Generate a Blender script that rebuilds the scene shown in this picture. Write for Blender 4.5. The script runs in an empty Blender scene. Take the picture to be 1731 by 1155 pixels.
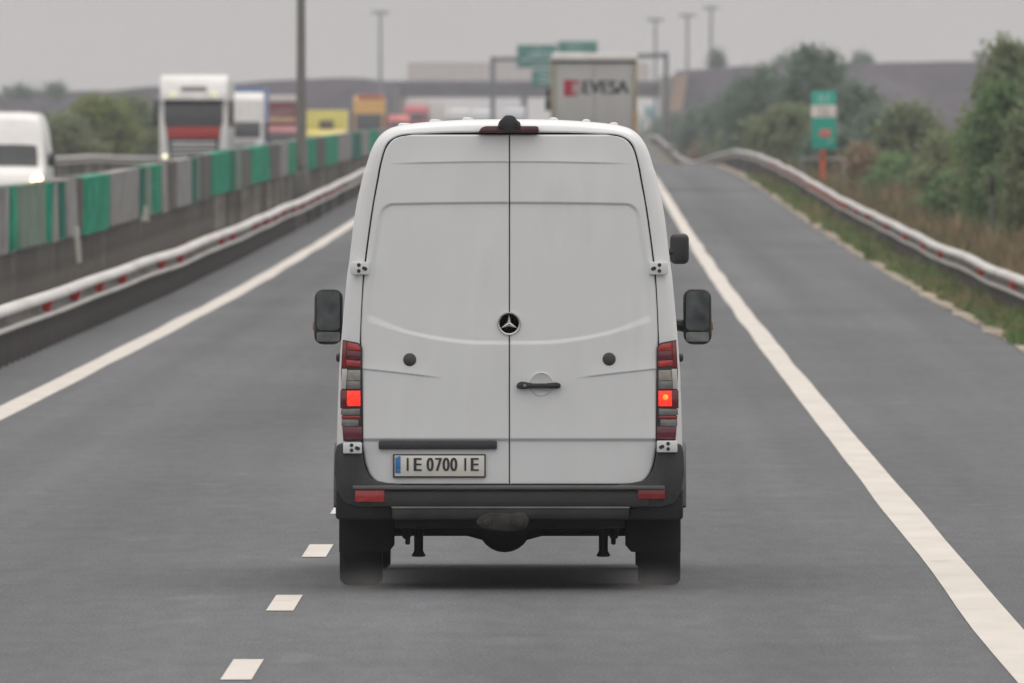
import bpy, bmesh, math, random
from mathutils import Vector, Matrix, noise

random.seed(7)
SC = bpy.context.scene
COL = SC.collection
R = math.radians
F = 29500.0            # focal length in photo pixels (1731 px wide frame)
CAMZ = 2.66

# ------------------------------------------------------------------ camera
cam = bpy.data.cameras.new('camera')
cam.sensor_width = 36.0
cam.lens = F / 1731.0 * 36.0
cam.clip_start = 1.0
cam.clip_end = 9000.0
cam.dof.use_dof = True
cam.dof.focus_distance = 100.0
cam.dof.aperture_fstop = 13.0
camo = bpy.data.objects.new('camera', cam)
COL.objects.link(camo)
camo.location = (0, 0, CAMZ)
camo.rotation_euler = (R(90) - math.atan((577.5 - 212.0) / F), 0, math.atan((993.0 - 865.5) / F))
SC.camera = camo

# ------------------------------------------------------------------ world: overcast sky
SUN_EL, SUN_AZ = R(64), R(25)
world = bpy.data.worlds.new('World')
SC.world = world
world.use_nodes = True
nt = world.node_tree
nt.nodes.clear()
wo = nt.nodes.new('ShaderNodeOutputWorld')
bg = nt.nodes.new('ShaderNodeBackground')
bg.inputs['Strength'].default_value = 0.1
sky = nt.nodes.new('ShaderNodeTexSky')
sky.sky_type = 'NISHITA'
sky.sun_disc = False
sky.sun_elevation = SUN_EL
sky.sun_rotation = SUN_AZ
hsv = nt.nodes.new('ShaderNodeHueSaturation')
hsv.inputs['Saturation'].default_value = 0.12
tc = nt.nodes.new('ShaderNodeTexCoord')
sep = nt.nodes.new('ShaderNodeSeparateXYZ')
mr = nt.nodes.new('ShaderNodeMapRange')
mr.inputs['From Min'].default_value = 0.0
mr.inputs['From Max'].default_value = 1.0
mr.inputs['To Min'].default_value = 5.4      # cloud deck, dimmer at the horizon and three times brighter overhead
mr.inputs['To Max'].default_value = 17.5
tint = nt.nodes.new('ShaderNodeVectorMath'); tint.operation = 'SCALE'
tint.inputs[0].default_value = (1.0, 0.950, 0.912)
mx = nt.nodes.new('ShaderNodeMixRGB')
mx.inputs['Fac'].default_value = 0.12
nt.links.new(tc.outputs['Generated'], sep.inputs[0])
nt.links.new(sep.outputs['Z'], mr.inputs['Value'])
# faint tonal drift in the cloud deck
cn = nt.nodes.new('ShaderNodeTexNoise'); cn.inputs['Scale'].default_value = 22.0; cn.inputs['Detail'].default_value = 3.0
cmp_ = nt.nodes.new('ShaderNodeMapping'); cmp_.inputs['Scale'].default_value = (1, 1, 3.5)
nt.links.new(tc.outputs['Generated'], cmp_.inputs[0]); nt.links.new(cmp_.outputs[0], cn.inputs['Vector'])
cr_ = nt.nodes.new('ShaderNodeMapRange'); cr_.inputs['From Min'].default_value = .3; cr_.inputs['From Max'].default_value = .7
cr_.inputs['To Min'].default_value = .955; cr_.inputs['To Max'].default_value = 1.045
nt.links.new(cn.outputs[0], cr_.inputs['Value'])
cm_ = nt.nodes.new('ShaderNodeMath'); cm_.operation = 'MULTIPLY'
nt.links.new(mr.outputs[0], cm_.inputs[0]); nt.links.new(cr_.outputs[0], cm_.inputs[1])
nt.links.new(cm_.outputs[0], tint.inputs['Scale'])
nt.links.new(sky.outputs[0], hsv.inputs['Color'])
nt.links.new(tint.outputs[0], mx.inputs['Color1'])
nt.links.new(hsv.outputs[0], mx.inputs['Color2'])
nt.links.new(mx.outputs[0], bg.inputs['Color'])
nt.links.new(bg.outputs[0], wo.inputs['Surface'])

sun = bpy.data.lights.new('sun', 'SUN')
sun.energy = 0.8
sun.angle = R(40)
sun.color = (1.0, 0.95, 0.9)
suno = bpy.data.objects.new('sun', sun)
COL.objects.link(suno)
sdir = Vector((math.sin(SUN_AZ) * math.cos(SUN_EL), math.cos(SUN_AZ) * math.cos(SUN_EL), math.sin(SUN_EL)))
suno.rotation_euler = (-sdir).to_track_quat('-Z', 'Y').to_euler()
suno.location = (0, 0, 60)

SC.view_settings.view_transform = 'Standard'
SC.view_settings.look = 'None'
SC.view_settings.gamma = 1.0
SC.view_settings.exposure = 0.0
SC.render.engine = 'CYCLES'
SC.cycles.volume_bounces = 0
SC.cycles.max_bounces = 6
SC.cycles.use_denoising = True

# ------------------------------------------------------------------ helpers
MATS = {}
def mat(name, col, rough=0.6, metal=0.0, var=0.12, vscale=3.0, bump=0.0, bscale=60.0, emit=None, estr=0.0,
        coat=0.0, island=0.0, stretch=None, spec=None, col2=None, c2scale=1.0, c2lo=0.45, c2hi=0.6, evar=0.0):
    if name in MATS: return MATS[name]
    m = bpy.data.materials.new(name); m.use_nodes = True
    t = m.node_tree; p = t.nodes['Principled BSDF']
    p.inputs['Roughness'].default_value = rough
    p.inputs['Metallic'].default_value = metal
    if spec is not None: p.inputs['Specular IOR Level'].default_value = spec
    p.inputs['Coat Weight'].default_value = coat
    p.inputs['Coat Roughness'].default_value = 0.08
    tcn = t.nodes.new('ShaderNodeTexCoord'); src = tcn.outputs['Object']
    if stretch:
        mp = t.nodes.new('ShaderNodeMapping'); mp.inputs['Scale'].default_value = stretch
        t.links.new(src, mp.inputs[0]); src = mp.outputs[0]
    nz = t.nodes.new('ShaderNodeTexNoise'); nz.inputs['Scale'].default_value = vscale
    nz.inputs['Detail'].default_value = 5.0
    t.links.new(src, nz.inputs['Vector'])
    rp = t.nodes.new('ShaderNodeMapRange')
    rp.inputs['From Min'].default_value = 0.3; rp.inputs['From Max'].default_value = 0.7
    rp.inputs['To Min'].default_value = 1 - var; rp.inputs['To Max'].default_value = 1 + var
    t.links.new(nz.outputs[0], rp.inputs['Value'])
    sc = t.nodes.new('ShaderNodeVectorMath'); sc.operation = 'SCALE'
    sc.inputs[0].default_value = col
    if col2 is not None:
        n2 = t.nodes.new('ShaderNodeTexNoise'); n2.inputs['Scale'].default_value = c2scale; n2.inputs['Detail'].default_value = 6
        t.links.new(src, n2.inputs['Vector'])
        r2 = t.nodes.new('ShaderNodeMapRange'); r2.interpolation_type = 'SMOOTHSTEP'
        r2.inputs['From Min'].default_value = c2lo; r2.inputs['From Max'].default_value = c2hi
        t.links.new(n2.outputs[0], r2.inputs['Value'])
        mxx = t.nodes.new('ShaderNodeMixRGB')
        mxx.inputs['Color1'].default_value = (*col, 1); mxx.inputs['Color2'].default_value = (*col2, 1)
        t.links.new(r2.outputs[0], mxx.inputs['Fac']); t.links.new(mxx.outputs[0], sc.inputs[0])
    t.links.new(rp.outputs[0], sc.inputs['Scale'])
    out = sc.outputs[0]
    if island > 0:
        g = t.nodes.new('ShaderNodeNewGeometry')
        ir = t.nodes.new('ShaderNodeMapRange')
        ir.inputs['To Min'].default_value = 1 - island; ir.inputs['To Max'].default_value = 1 + island
        t.links.new(g.outputs['Random Per Island'], ir.inputs['Value'])
        s2 = t.nodes.new('ShaderNodeVectorMath'); s2.operation = 'SCALE'
        t.links.new(out, s2.inputs[0]); t.links.new(ir.outputs[0], s2.inputs['Scale']); out = s2.outputs[0]
    t.links.new(out, p.inputs['Base Color'])
    if bump > 0:
        nb = t.nodes.new('ShaderNodeTexNoise'); nb.inputs['Scale'].default_value = bscale; nb.inputs['Detail'].default_value = 3
        t.links.new(src, nb.inputs['Vector'])
        b = t.nodes.new('ShaderNodeBump'); b.inputs['Strength'].default_value = bump; b.inputs['Distance'].default_value = 0.02
        t.links.new(nb.outputs[0], b.inputs['Height']); t.links.new(b.outputs[0], p.inputs['Normal'])
    if emit:
        p.inputs['Emission Color'].default_value = (*emit, 1); p.inputs['Emission Strength'].default_value = estr
        if evar > 0:
            vo = t.nodes.new('ShaderNodeTexVoronoi'); vo.inputs['Scale'].default_value = 55.0; t.links.new(tcn.outputs['Object'], vo.inputs['Vector'])
            er = t.nodes.new('ShaderNodeMapRange'); er.inputs['From Max'].default_value = .8; er.inputs['To Min'].default_value = estr * (1 + evar); er.inputs['To Max'].default_value = estr * (1 - evar)
            t.links.new(vo.outputs['Distance'], er.inputs['Value']); t.links.new(er.outputs[0], p.inputs['Emission Strength'])
    MATS[name] = m
    return m

class MB:
    """collects shapes into one mesh"""
    def __init__(s): s.v = []; s.f = []; s.m = []; s.mi = 0
    def add(s, vs, fs):
        o = len(s.v); s.v += [tuple(v) for v in vs]
        for f in fs: s.f.append(tuple(i + o for i in f)); s.m.append(s.mi)
        return s
    def box(s, c, d, bev=0.0, rot=None, seg=2):
        bm = bmesh.new(); bmesh.ops.create_cube(bm, size=1.0)
        for v in bm.verts: v.co = Vector((v.co.x * d[0], v.co.y * d[1], v.co.z * d[2]))
        if bev > 0: bmesh.ops.bevel(bm, geom=bm.edges[:], offset=min(bev, min(d) * 0.49), segments=seg, affect='EDGES', profile=0.5)
        return s._bm(bm, c, rot)
    def _bm(s, bm, c=(0, 0, 0), rot=None):
        M = Matrix.Translation(Vector(c)) @ (rot.to_4x4() if rot is not None else Matrix())
        bm.verts.ensure_lookup_table(); bm.verts.index_update()
        s.add([M @ v.co for v in bm.verts], [[v.index for v in f.verts] for f in bm.faces])
        bm.free(); return s
    def bx(s, x0, x1, y0, y1, z0, z1, bev=0.0, seg=2):
        return s.box(((x0 + x1) / 2, (y0 + y1) / 2, (z0 + z1) / 2), (abs(x1 - x0), abs(y1 - y0), abs(z1 - z0)), bev, None, seg)
    def prism(s, poly, axis, a, b, bev=0.0, seg=2):
        bm = bmesh.new()
        def P(u, v, w): return (w, u, v) if axis == 'x' else (u, w, v) if axis == 'y' else (u, v, w)
        va = [bm.verts.new(P(u, v, a)) for u, v in poly]; vb = [bm.verts.new(P(u, v, b)) for u, v in poly]
        n = len(poly)
        bm.faces.new(va); bm.faces.new(vb[::-1])
        for i in range(n): bm.faces.new((va[i], vb[i], vb[(i + 1) % n], va[(i + 1) % n]))
        bmesh.ops.recalc_face_normals(bm, faces=bm.faces[:])
        if bev > 0:
            es = [e for e in bm.edges if len(e.link_faces) == 2 and e.calc_face_angle(0) > 0.5]
            bmesh.ops.bevel(bm, geom=es, offset=bev, segments=seg, affect='EDGES', profile=0.5)
        return s._bm(bm)
    def tube(s, pts, r, n=10, caps=True):
        pts = [Vector(p) for p in pts]; rs = r if isinstance(r, (list, tuple)) else [r] * len(pts)
        rings = []; up = Vector((0, 0, 1))
        for i, p in enumerate(pts):
            d = (pts[min(i + 1, len(pts) - 1)] - pts[max(i - 1, 0)]).normalized()
            a = d.cross(up)
            if a.length < 1e-3: a = Vector((1, 0, 0))
            a.normalize(); b = a.cross(d).normalized()
            rings.append([p + (a * math.cos(2 * math.pi * k / n) + b * math.sin(2 * math.pi * k / n)) * rs[i] for k in range(n)])
        vs = [v for rg in rings for v in rg]; fs = []
        for i in range(len(pts) - 1):
            for k in range(n): fs.append((i * n + k, i * n + (k + 1) % n, (i + 1) * n + (k + 1) % n, (i + 1) * n + k))
        if caps: fs.append(tuple(range(n))[::-1]); fs.append(tuple((len(pts) - 1) * n + k for k in range(n)))
        return s.add(vs, fs)
    def lathe(s, prof, c, axis='x', n=32):
        c = Vector(c); vs = []; fs = []
        for (r, h) in prof:
            for k in range(n):
                a = 2 * math.pi * k / n; u, v = r * math.cos(a), r * math.sin(a)
                vs.append(c + Vector({'x': (h, u, v), 'y': (u, h, v), 'z': (u, v, h)}[axis]))
        for i in range(len(prof) - 1):
            for k in range(n): fs.append((i * n + k, i * n + (k + 1) % n, (i + 1) * n + (k + 1) % n, (i + 1) * n + k))
        if prof[0][0] > 1e-4: fs.append(tuple(range(n)))
        if prof[-1][0] > 1e-4: fs.append(tuple((len(prof) - 1) * n + k for k in range(n))[::-1])
        return s.add(vs, fs)
    def rows(s, rows, close=False):
        n = len(rows[0]); vs = [v for r in rows for v in r]; fs = []
        for i in range(len(rows) - 1):
            for k in range(n if close else n - 1):
                fs.append((i * n + k, i * n + (k + 1) % n, (i + 1) * n + (k + 1) % n, (i + 1) * n + k))
        return s.add(vs, fs)
    def mesh(s, name, mats, angle=35, flat=False, recalc=True):
        me = bpy.data.meshes.new(name); me.from_pydata(s.v, [], s.f)
        for m in (mats if isinstance(mats, (list, tuple)) else [mats]): me.materials.append(m)
        me.polygons.foreach_set('material_index', s.m)
        if recalc:
            bm = bmesh.new(); bm.from_mesh(me); bmesh.ops.recalc_face_normals(bm, faces=bm.faces[:]); bm.to_mesh(me); bm.free()
        if not flat:
            me.polygons.foreach_set('use_smooth', [True] * len(me.polygons)); me.set_sharp_from_angle(angle=R(angle))
        me.update()
        return me
    def build(s, name, mats, parent=None, **k):
        o = bpy.data.objects.new(name, s.mesh(name, mats, **k)); COL.objects.link(o)
        if parent is not None: o.parent = parent
        return o

def tag(o, label=None, cat=None, group=None, kind=None):
    if label: o['label'] = label
    if cat: o['category'] = cat
    if group: o['group'] = group
    if kind: o['kind'] = kind
    return o
def thing(name, label, cat, loc=(0, 0, 0), rz=0.0, group=None):
    o = bpy.data.objects.new(name, None); COL.objects.link(o)
    o.location = loc; o.rotation_euler = (0, 0, rz); o.empty_display_size = 0.5
    return tag(o, label, cat, group)
def kids(o): return [c for c in COL.objects if c.parent == o]
def copy_tree(o, parent=None):
    c = o.copy(); COL.objects.link(c)
    if parent is not None: c.parent = parent
    for ch in kids(o): copy_tree(ch, c)
    return c
def text_mesh(txt, size, depth=0.0, width=None):
    """letters in the x-z plane facing -y, centred; returns verts, faces"""
    cu = bpy.data.curves.new('txt', 'FONT'); cu.body = txt; cu.size = size; cu.extrude = depth
    cu.align_x = 'CENTER'; cu.align_y = 'CENTER'
    ob = bpy.data.objects.new('txt', cu); COL.objects.link(ob)
    dg = bpy.context.evaluated_depsgraph_get(); dg.update()
    me = bpy.data.meshes.new_from_object(ob.evaluated_get(dg))
    xs = [v.co.x for v in me.vertices]; ys = [v.co.y for v in me.vertices]
    cx, cy = (min(xs) + max(xs)) / 2, (min(ys) + max(ys)) / 2
    k = (width / (max(xs) - min(xs))) if width else 1.0
    vs = [((v.co.x - cx) * k, -v.co.z, v.co.y - cy) for v in me.vertices]; fs = [tuple(p.vertices) for p in me.polygons]
    bpy.data.objects.remove(ob); bpy.data.curves.remove(cu); bpy.data.meshes.remove(me)
    return vs, fs
def add_text(mb, txt, size, c, width=None, depth=0.002, bold=0.0):
    vs, fs = text_mesh(txt, size, depth, width)
    offs = [(0, 0)] if bold == 0 else [(-bold, 0.0), (bold, 0.0007)]
    for i, (bx_, by_) in enumerate(offs):
        mb.add([(c[0] + x + bx_, c[1] + y - by_, c[2] + z) for x, y, z in vs], fs)
def ss(a, b, x):
    t = max(0.0, min(1.0, (x - a) / (b - a))); return t * t * (3 - 2 * t)
def lerp_tab(tab, x):
    if x <= tab[0][0]: return tab[0][1]
    for (a, va), (b, vb) in zip(tab, tab[1:]):
        if x <= b: return va + (vb - va) * (x - a) / (b - a)
    return tab[-1][1]
def hermite(tab, x):
    if x <= tab[0][0]: return tab[0][1]
    if x >= tab[-1][0]: return tab[-1][1]
    n = len(tab)
    def slope(i):
        if i == 0 or i == n - 1: return 0.0
        (x0, y0), (x1, y1), (x2, y2) = tab[i - 1:i + 2]
        a, b = (y1 - y0) / (x1 - x0), (y2 - y1) / (x2 - x1)
        return 0.0 if a * b <= 0 else 2 * a * b / (a + b)
    for i in range(n - 1):
        if x <= tab[i + 1][0]:
            x0, y0 = tab[i]; x1, y1 = tab[i + 1]; h = x1 - x0; t = (x - x0) / h
            m0, m1 = slope(i) * h, slope(i + 1) * h
            return (2 * t**3 - 3 * t**2 + 1) * y0 + (t**3 - 2 * t**2 + t) * m0 + (-2 * t**3 + 3 * t**2) * y1 + (t**3 - t**2) * m1

# ------------------------------------------------------------------ lie of the land
PROF = [(-60, 0), (150, 0.0), (250, .05), (330, .2), (415, .44), (508, .76), (600, .99), (700, 1.08), (830, .72), (950, .2),
        (1063, -.08), (1180, .05), (1350, .6), (1633, 1.2), (1900, .95), (2200, .6), (3300, .6)]
OPPD = [(350, 0), (600, -.33), (760, -.33), (950, -.05), (3300, 0)]
def rz(y): return hermite(PROF, y)
def oz(y): return rz(y) + hermite(OPPD, y)          # opposite carriageway
LEFT_EDGE, RIGHT_EDGE = -6.62, 5.12
OFFS = [(-420, -4), (-60, -1.6), (-40, -1.3), (-28, -.75), (-22, -.3), (-20.6, -.08), (-20.0, -.05), (-8.9, -.05), (-8.5, .02), (-7.4, .06),
        (-6.7, -.04), (-6.0, -.05), (5.12, -.05), (5.3, -.015), (5.7, -.12), (6.2, -.27), (7.0, -.35), (8.5, -.5), (11, -.7), (15, -.9),
        (25, -1.1), (40, -1.4), (60, -1.6), (420, -4)]
def gz(x, y):
    w = ss(-6.6, -8.5, x)
    base = rz(y) * (1 - w) + oz(y) * w
    o = lerp_tab(OFFS, x)
    if x > 6.5 or x < -21.5:
        k = min(1.0, (x - 6.5) / 4 if x > 6.5 else (-21.5 - x) / 4)
        o += k * 0.35 * noise.noise(Vector((x * .09, y * .03, 3.1))) + k * .12 * noise.noise(Vector((x * .5, y * .16, 1.1)))
    return base + o
YS = [-40, 0, 40, 70, 100, 130] + list(range(150, 1200, 10)) + list(range(1200, 2300, 20)) + [2350, 2450, 2600, 2800, 3000, 3200]

M_ground = mat('soil_and_dry_grass', (.125, .10, .075), .95, var=.35, vscale=.9, col2=(.08, .09, .045), c2scale=.12, c2lo=.42, c2hi=.6, bump=.6, bscale=6)
M_asph = None
def asphalt():
    m = bpy.data.materials.new('asphalt'); m.use_nodes = True
    t = m.node_tree; p = t.nodes['Principled BSDF']
    tcn = t.nodes.new('ShaderNodeTexCoord')
    def nz(scale, st=None, det=4):
        src = tcn.outputs['Object']
        if st:
            mp = t.nodes.new('ShaderNodeMapping'); mp.inputs['Scale'].default_value = st
            t.links.new(src, mp.inputs[0]); src = mp.outputs[0]
        n = t.nodes.new('ShaderNodeTexNoise'); n.inputs['Scale'].default_value = scale; n.inputs['Detail'].default_value = det
        t.links.new(src, n.inputs['Vector']); return n.outputs[0]
    def rng(o, a, b, lo=.3, hi=.7):
        r = t.nodes.new('ShaderNodeMapRange'); r.inputs['From Min'].default_value = lo; r.inputs['From Max'].default_value = hi
        r.inputs['To Min'].default_value = a; r.inputs['To Max'].default_value = b
        t.links.new(o, r.inputs['Value']); return r.outputs[0]
    def mul(a, b):
        n = t.nodes.new('ShaderNodeMath'); n.operation = 'MULTIPLY'; t.links.new(a, n.inputs[0]); t.links.new(b, n.inputs[1]); return n.outputs[0]
    # worn wheel tracks along the lanes, cross-road patches, aggregate grain
    v = mul(rng(nz(1.0, (.85, .005, 1), 3), .80, 1.20), rng(nz(1.0, (.22, .05, 1), 5), .86, 1.14))
    v = mul(v, rng(nz(1.0, (.5, .9, 1), 3), .95, 1.05))
    v = mul(v, rng(nz(7.0, (1, .12, 1), 4), .90, 1.10))
    v = mul(v, rng(nz(55.0, (1, .2, 1), 4), .70, 1.30))
    # faint pale scuffs and a few dark sealed cracks
    v = mul(v, rng(nz(1.0, (1.6, .35, 1), 6), 1.0, 1.22, .62, .72))
    # polished wheel paths and a sealed joint along the lane line
    spx = t.nodes.new('ShaderNodeSeparateXYZ'); t.links.new(tcn.outputs['Object'], spx.inputs[0])
    wob = t.nodes.new('ShaderNodeMath'); wob.operation = 'MULTIPLY_ADD'; wob.inputs[1].default_value = .35
    t.links.new(nz(1.0, (.05, .03, 1), 2), wob.inputs[0]); t.links.new(spx.outputs['X'], wob.inputs[2])
    for cx_, wd, amt in ((-.35, .42, .91), (1.35, .42, .91), (-4.25, .42, .92), (-2.5, .42, .92)):
        m1 = t.nodes.new('ShaderNodeMath'); m1.operation = 'SUBTRACT'; m1.inputs[1].default_value = cx_; t.links.new(wob.outputs[0], m1.inputs[0])
        m2 = t.nodes.new('ShaderNodeMath'); m2.operation = 'ABSOLUTE'; t.links.new(m1.outputs[0], m2.inputs[0])
        r = t.nodes.new('ShaderNodeMapRange'); r.interpolation_type = 'SMOOTHSTEP'; r.inputs['From Min'].default_value = wd * .2; r.inputs['From Max'].default_value = wd
        r.inputs['To Min'].default_value = amt; r.inputs['To Max'].default_value = 1.0
        t.links.new(m2.outputs[0], r.inputs['Value']); v = mul(v, r.outputs[0])
    sc = t.nodes.new('ShaderNodeVectorMath'); sc.operation = 'SCALE'
    sc.inputs[0].default_value = (.097, .102, .111)
    t.links.new(v, sc.inputs['Scale']); t.links.new(sc.outputs[0], p.inputs['Base Color'])
    p.inputs['Roughness'].default_value = .82
    p.inputs['Specular IOR Level'].default_value = .3
    b = t.nodes.new('ShaderNodeBump'); b.inputs['Strength'].default_value = .6; b.inputs['Distance'].default_value = .012
    t.links.new(nz(45.0), b.inputs['Height']); t.links.new(b.outputs[0], p.inputs['Normal'])
    return m
M_asph = asphalt()
M_paint = mat('road_paint', (.54, .508, .468), .75, var=.08, vscale=2.5, stretch=(1, .25, 1), col2=(.42, .40, .375), c2scale=2.2, c2lo=.56, c2hi=.78)

def sheet(name, xs, ys, zf, m, label, cat, kind='structure'):
    b = MB(); b.rows([[(x, y, zf(x, y)) for x in xs] for y in ys])
    o = b.build(name, m, None, angle=60, recalc=False)
    # up-facing
    me = o.data
    if me.polygons[0].normal.z < 0:
        bm = bmesh.new(); bm.from_mesh(me); bmesh.ops.reverse_faces(bm, faces=bm.faces[:]); bm.to_mesh(me); bm.free()
    return tag(o, label, cat, kind=kind)
gx = sorted(set([a for a, _ in OFFS] + [-300, -200, -140, -100, -80, -50, -33, -25, -23, -7.9, -7, 5.45, 5.95, 6.6, 7.7, 9.5, 13, 18, 21, 32, 50, 75, 100, 150, 220, 300]))
sheet('ground', gx, YS, gz, M_ground, 'brown soil and dry grass ground on both sides of the motorway', 'ground')
sheet('road', [LEFT_EDGE, -3.8, -1.7, 0.3, 2.2, 3.6, RIGHT_EDGE], YS, lambda x, y: rz(y), M_asph, 'grey asphalt carriageway with hard shoulder under the white van', 'road')
sheet('opposite_road', [-19.9, -16, -12.6, -8.95], YS, lambda x, y: oz(y), M_asph, 'grey asphalt carriageway carrying the oncoming lorries', 'road')

def line_strip(mb, x, w, y0, y1, zf, step=8.0, ragged=0.0):
    rows = []; y = y0
    while True:
        e = ragged
        rows.append([(x - w / 2 + e * noise.noise(Vector((0, y * .07, 0))), y, zf(y) + .004), (x + w / 2 + e * noise.noise(Vector((9, y * .07, 0))), y, zf(y) + .004)])
        if y >= y1: break
        y = min(y + step, y1)
    mb.rows(rows)
def up(o):
    bm = bmesh.new(); bm.from_mesh(o.data)
    for f in bm.faces:
        if f.normal.z < 0: f.normal_flip()
    bm.to_mesh(o.data); bm.free(); return o
ST = 'structure'
b = MB(); line_strip(b, 2.17, .25, 40, 3000, rz, 4.0, .028)
tag(up(b.build('edge_line', M_paint, recalc=False)), 'wide white edge line between the lane and the hard shoulder', 'road marking', kind=ST)
b = MB(); line_strip(b, -5.42, .27, 40, 3000, rz, 4.0, .03)
tag(up(b.build('edge_line', M_paint, recalc=False)), 'white edge line beside the median guardrail', 'road marking', kind=ST)
b = MB(); y0 = 85.5 - 1.6 - 12 * 3
while y0 < 2400:
    line_strip(b, -1.685, .15, y0, y0 + 3.2, rz, 4.0); y0 += 11.9
tag(up(b.build('lane_marking', M_paint, recalc=False)), 'white dashed lane line left of the white van', 'road marking', kind=ST)
b = MB(); line_strip(b, -9.3, .2, 40, 3000, oz, 5.0); line_strip(b, -16.7, .2, 40, 3000, oz, 5.0)
tag(up(b.build('edge_line', M_paint, recalc=False)), 'white edge lines of the opposite carriageway', 'road marking', kind=ST)

# pale crumbling strip along the asphalt edge
M_dirt = mat('pale_dirt', (.33, .285, .22), .95, var=.35, vscale=2.2, col2=(.12, .10, .07), c2scale=.6, c2lo=.47, c2hi=.6, bump=.6, bscale=20)
b = MB(); rows = []
y = 60.0
while y < 760:
    a = RIGHT_EDGE - .03 + .10 * noise.noise(Vector((1, y * .16, 0))) + .04 * noise.noise(Vector((3, y * .7, 0)))
    w = .30 + .42 * noise.noise(Vector((5, y * .11, 0))) + .16 * noise.noise(Vector((7, y * .5, 0)))
    w = max(.02, w)
    rows.append([(a, y, rz(y) + .008), (a + w * .5, y, gz(a + w * .5, y) + .03), (a + w, y, gz(a + w, y) + .012)])
    y += 1.5
b.rows(rows)
tag(up(b.build('verge', M_dirt, recalc=False)), 'pale dirt strip where the hard shoulder meets the grass', 'verge', kind=ST)

# ------------------------------------------------------------------ grass
def grass(name, n, xf, yf, h0, h1, m, label, w=.012, lean=.4, clump=0.0):
    vs = []; fs = []
    for _ in range(n):
        y = yf(); x = xf(y)
        if x is None: continue
        z = gz(x, y) - .02; big = random.uniform(.7, 1.25) * (1 + clump * max(-.6, noise.noise(Vector((x * 1.3, y * .22, 2)))))
        for _k in range(7):
            a = random.uniform(0, 2 * math.pi); r = random.uniform(0, .09)
            px, py = x + r * math.cos(a), y + r * math.sin(a)
            h = random.uniform(h0, h1) * big; la = random.uniform(0, 2 * math.pi); l = random.uniform(0, lean) * h
            ww = w * random.uniform(.7, 1.6); ca, sa = math.cos(a), math.sin(a)
            o = len(vs)
            vs += [(px - ww * ca, py - ww * sa, z), (px + ww * ca, py + ww * sa, z),
                   (px + l * .4 * math.cos(la) + ww * .7 * ca, py + l * .4 * math.sin(la) + ww * .7 * sa, z + h * .6),
                   (px + l * math.cos(la), py + l * math.sin(la), z + h)]
            fs += [(o, o + 1, o + 2), (o, o + 2, o + 3)]
    b = MB(); b.add(vs, fs)
    o = b.build(name, m, None, flat=True, recalc=False)
    return tag(o, label, 'grass', kind='stuff')
M_grass_g = mat('green_grass', (.12, .20, .065), .8, var=.35, vscale=.5, island=.35, col2=(.19, .18, .085), c2scale=.25)
M_grass_d = mat('dry_grass', (.24, .175, .105), .85, var=.35, vscale=.5, island=.4, col2=(.13, .14, .065), c2scale=.14)
def gx1(y):
    x = random.uniform(5.15, 6.25)
    d = noise.noise(Vector((x * 1.1, y * .17, 7))) * 1.3 + .22
    return x if d > random.uniform(-.2, .4) and x > 5.27 + .30 * noise.noise(Vector((5, y * .11, 0))) else None
grass('grass', 13000, gx1, lambda: 150 + 430 * random.random() ** 1.5, .04, .17, M_grass_g, 'patchy green grass between the hard shoulder and the right guardrail', .014, .6, 2.6)
grass('grass', 9000, lambda y: 6.45 + 5.5 * random.random() ** 1.4, lambda: 180 + 560 * random.random() ** 1.3, .15, .5, M_grass_d, 'dry brown grass behind the right guardrail', .016, .5, 1.2)
grass('grass', 2500, lambda y: random.uniform(-7.9, -6.6), lambda: 180 + 400 * random.random(), .05, .2, M_grass_d, 'short dry grass on the median strip', .012)
grass('grass', 3500, lambda y: random.uniform(-26, -21), lambda: 380 + 600 * random.random(), .2, .6, M_grass_d, 'dry grass beyond the opposite carriageway', .03)

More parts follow.
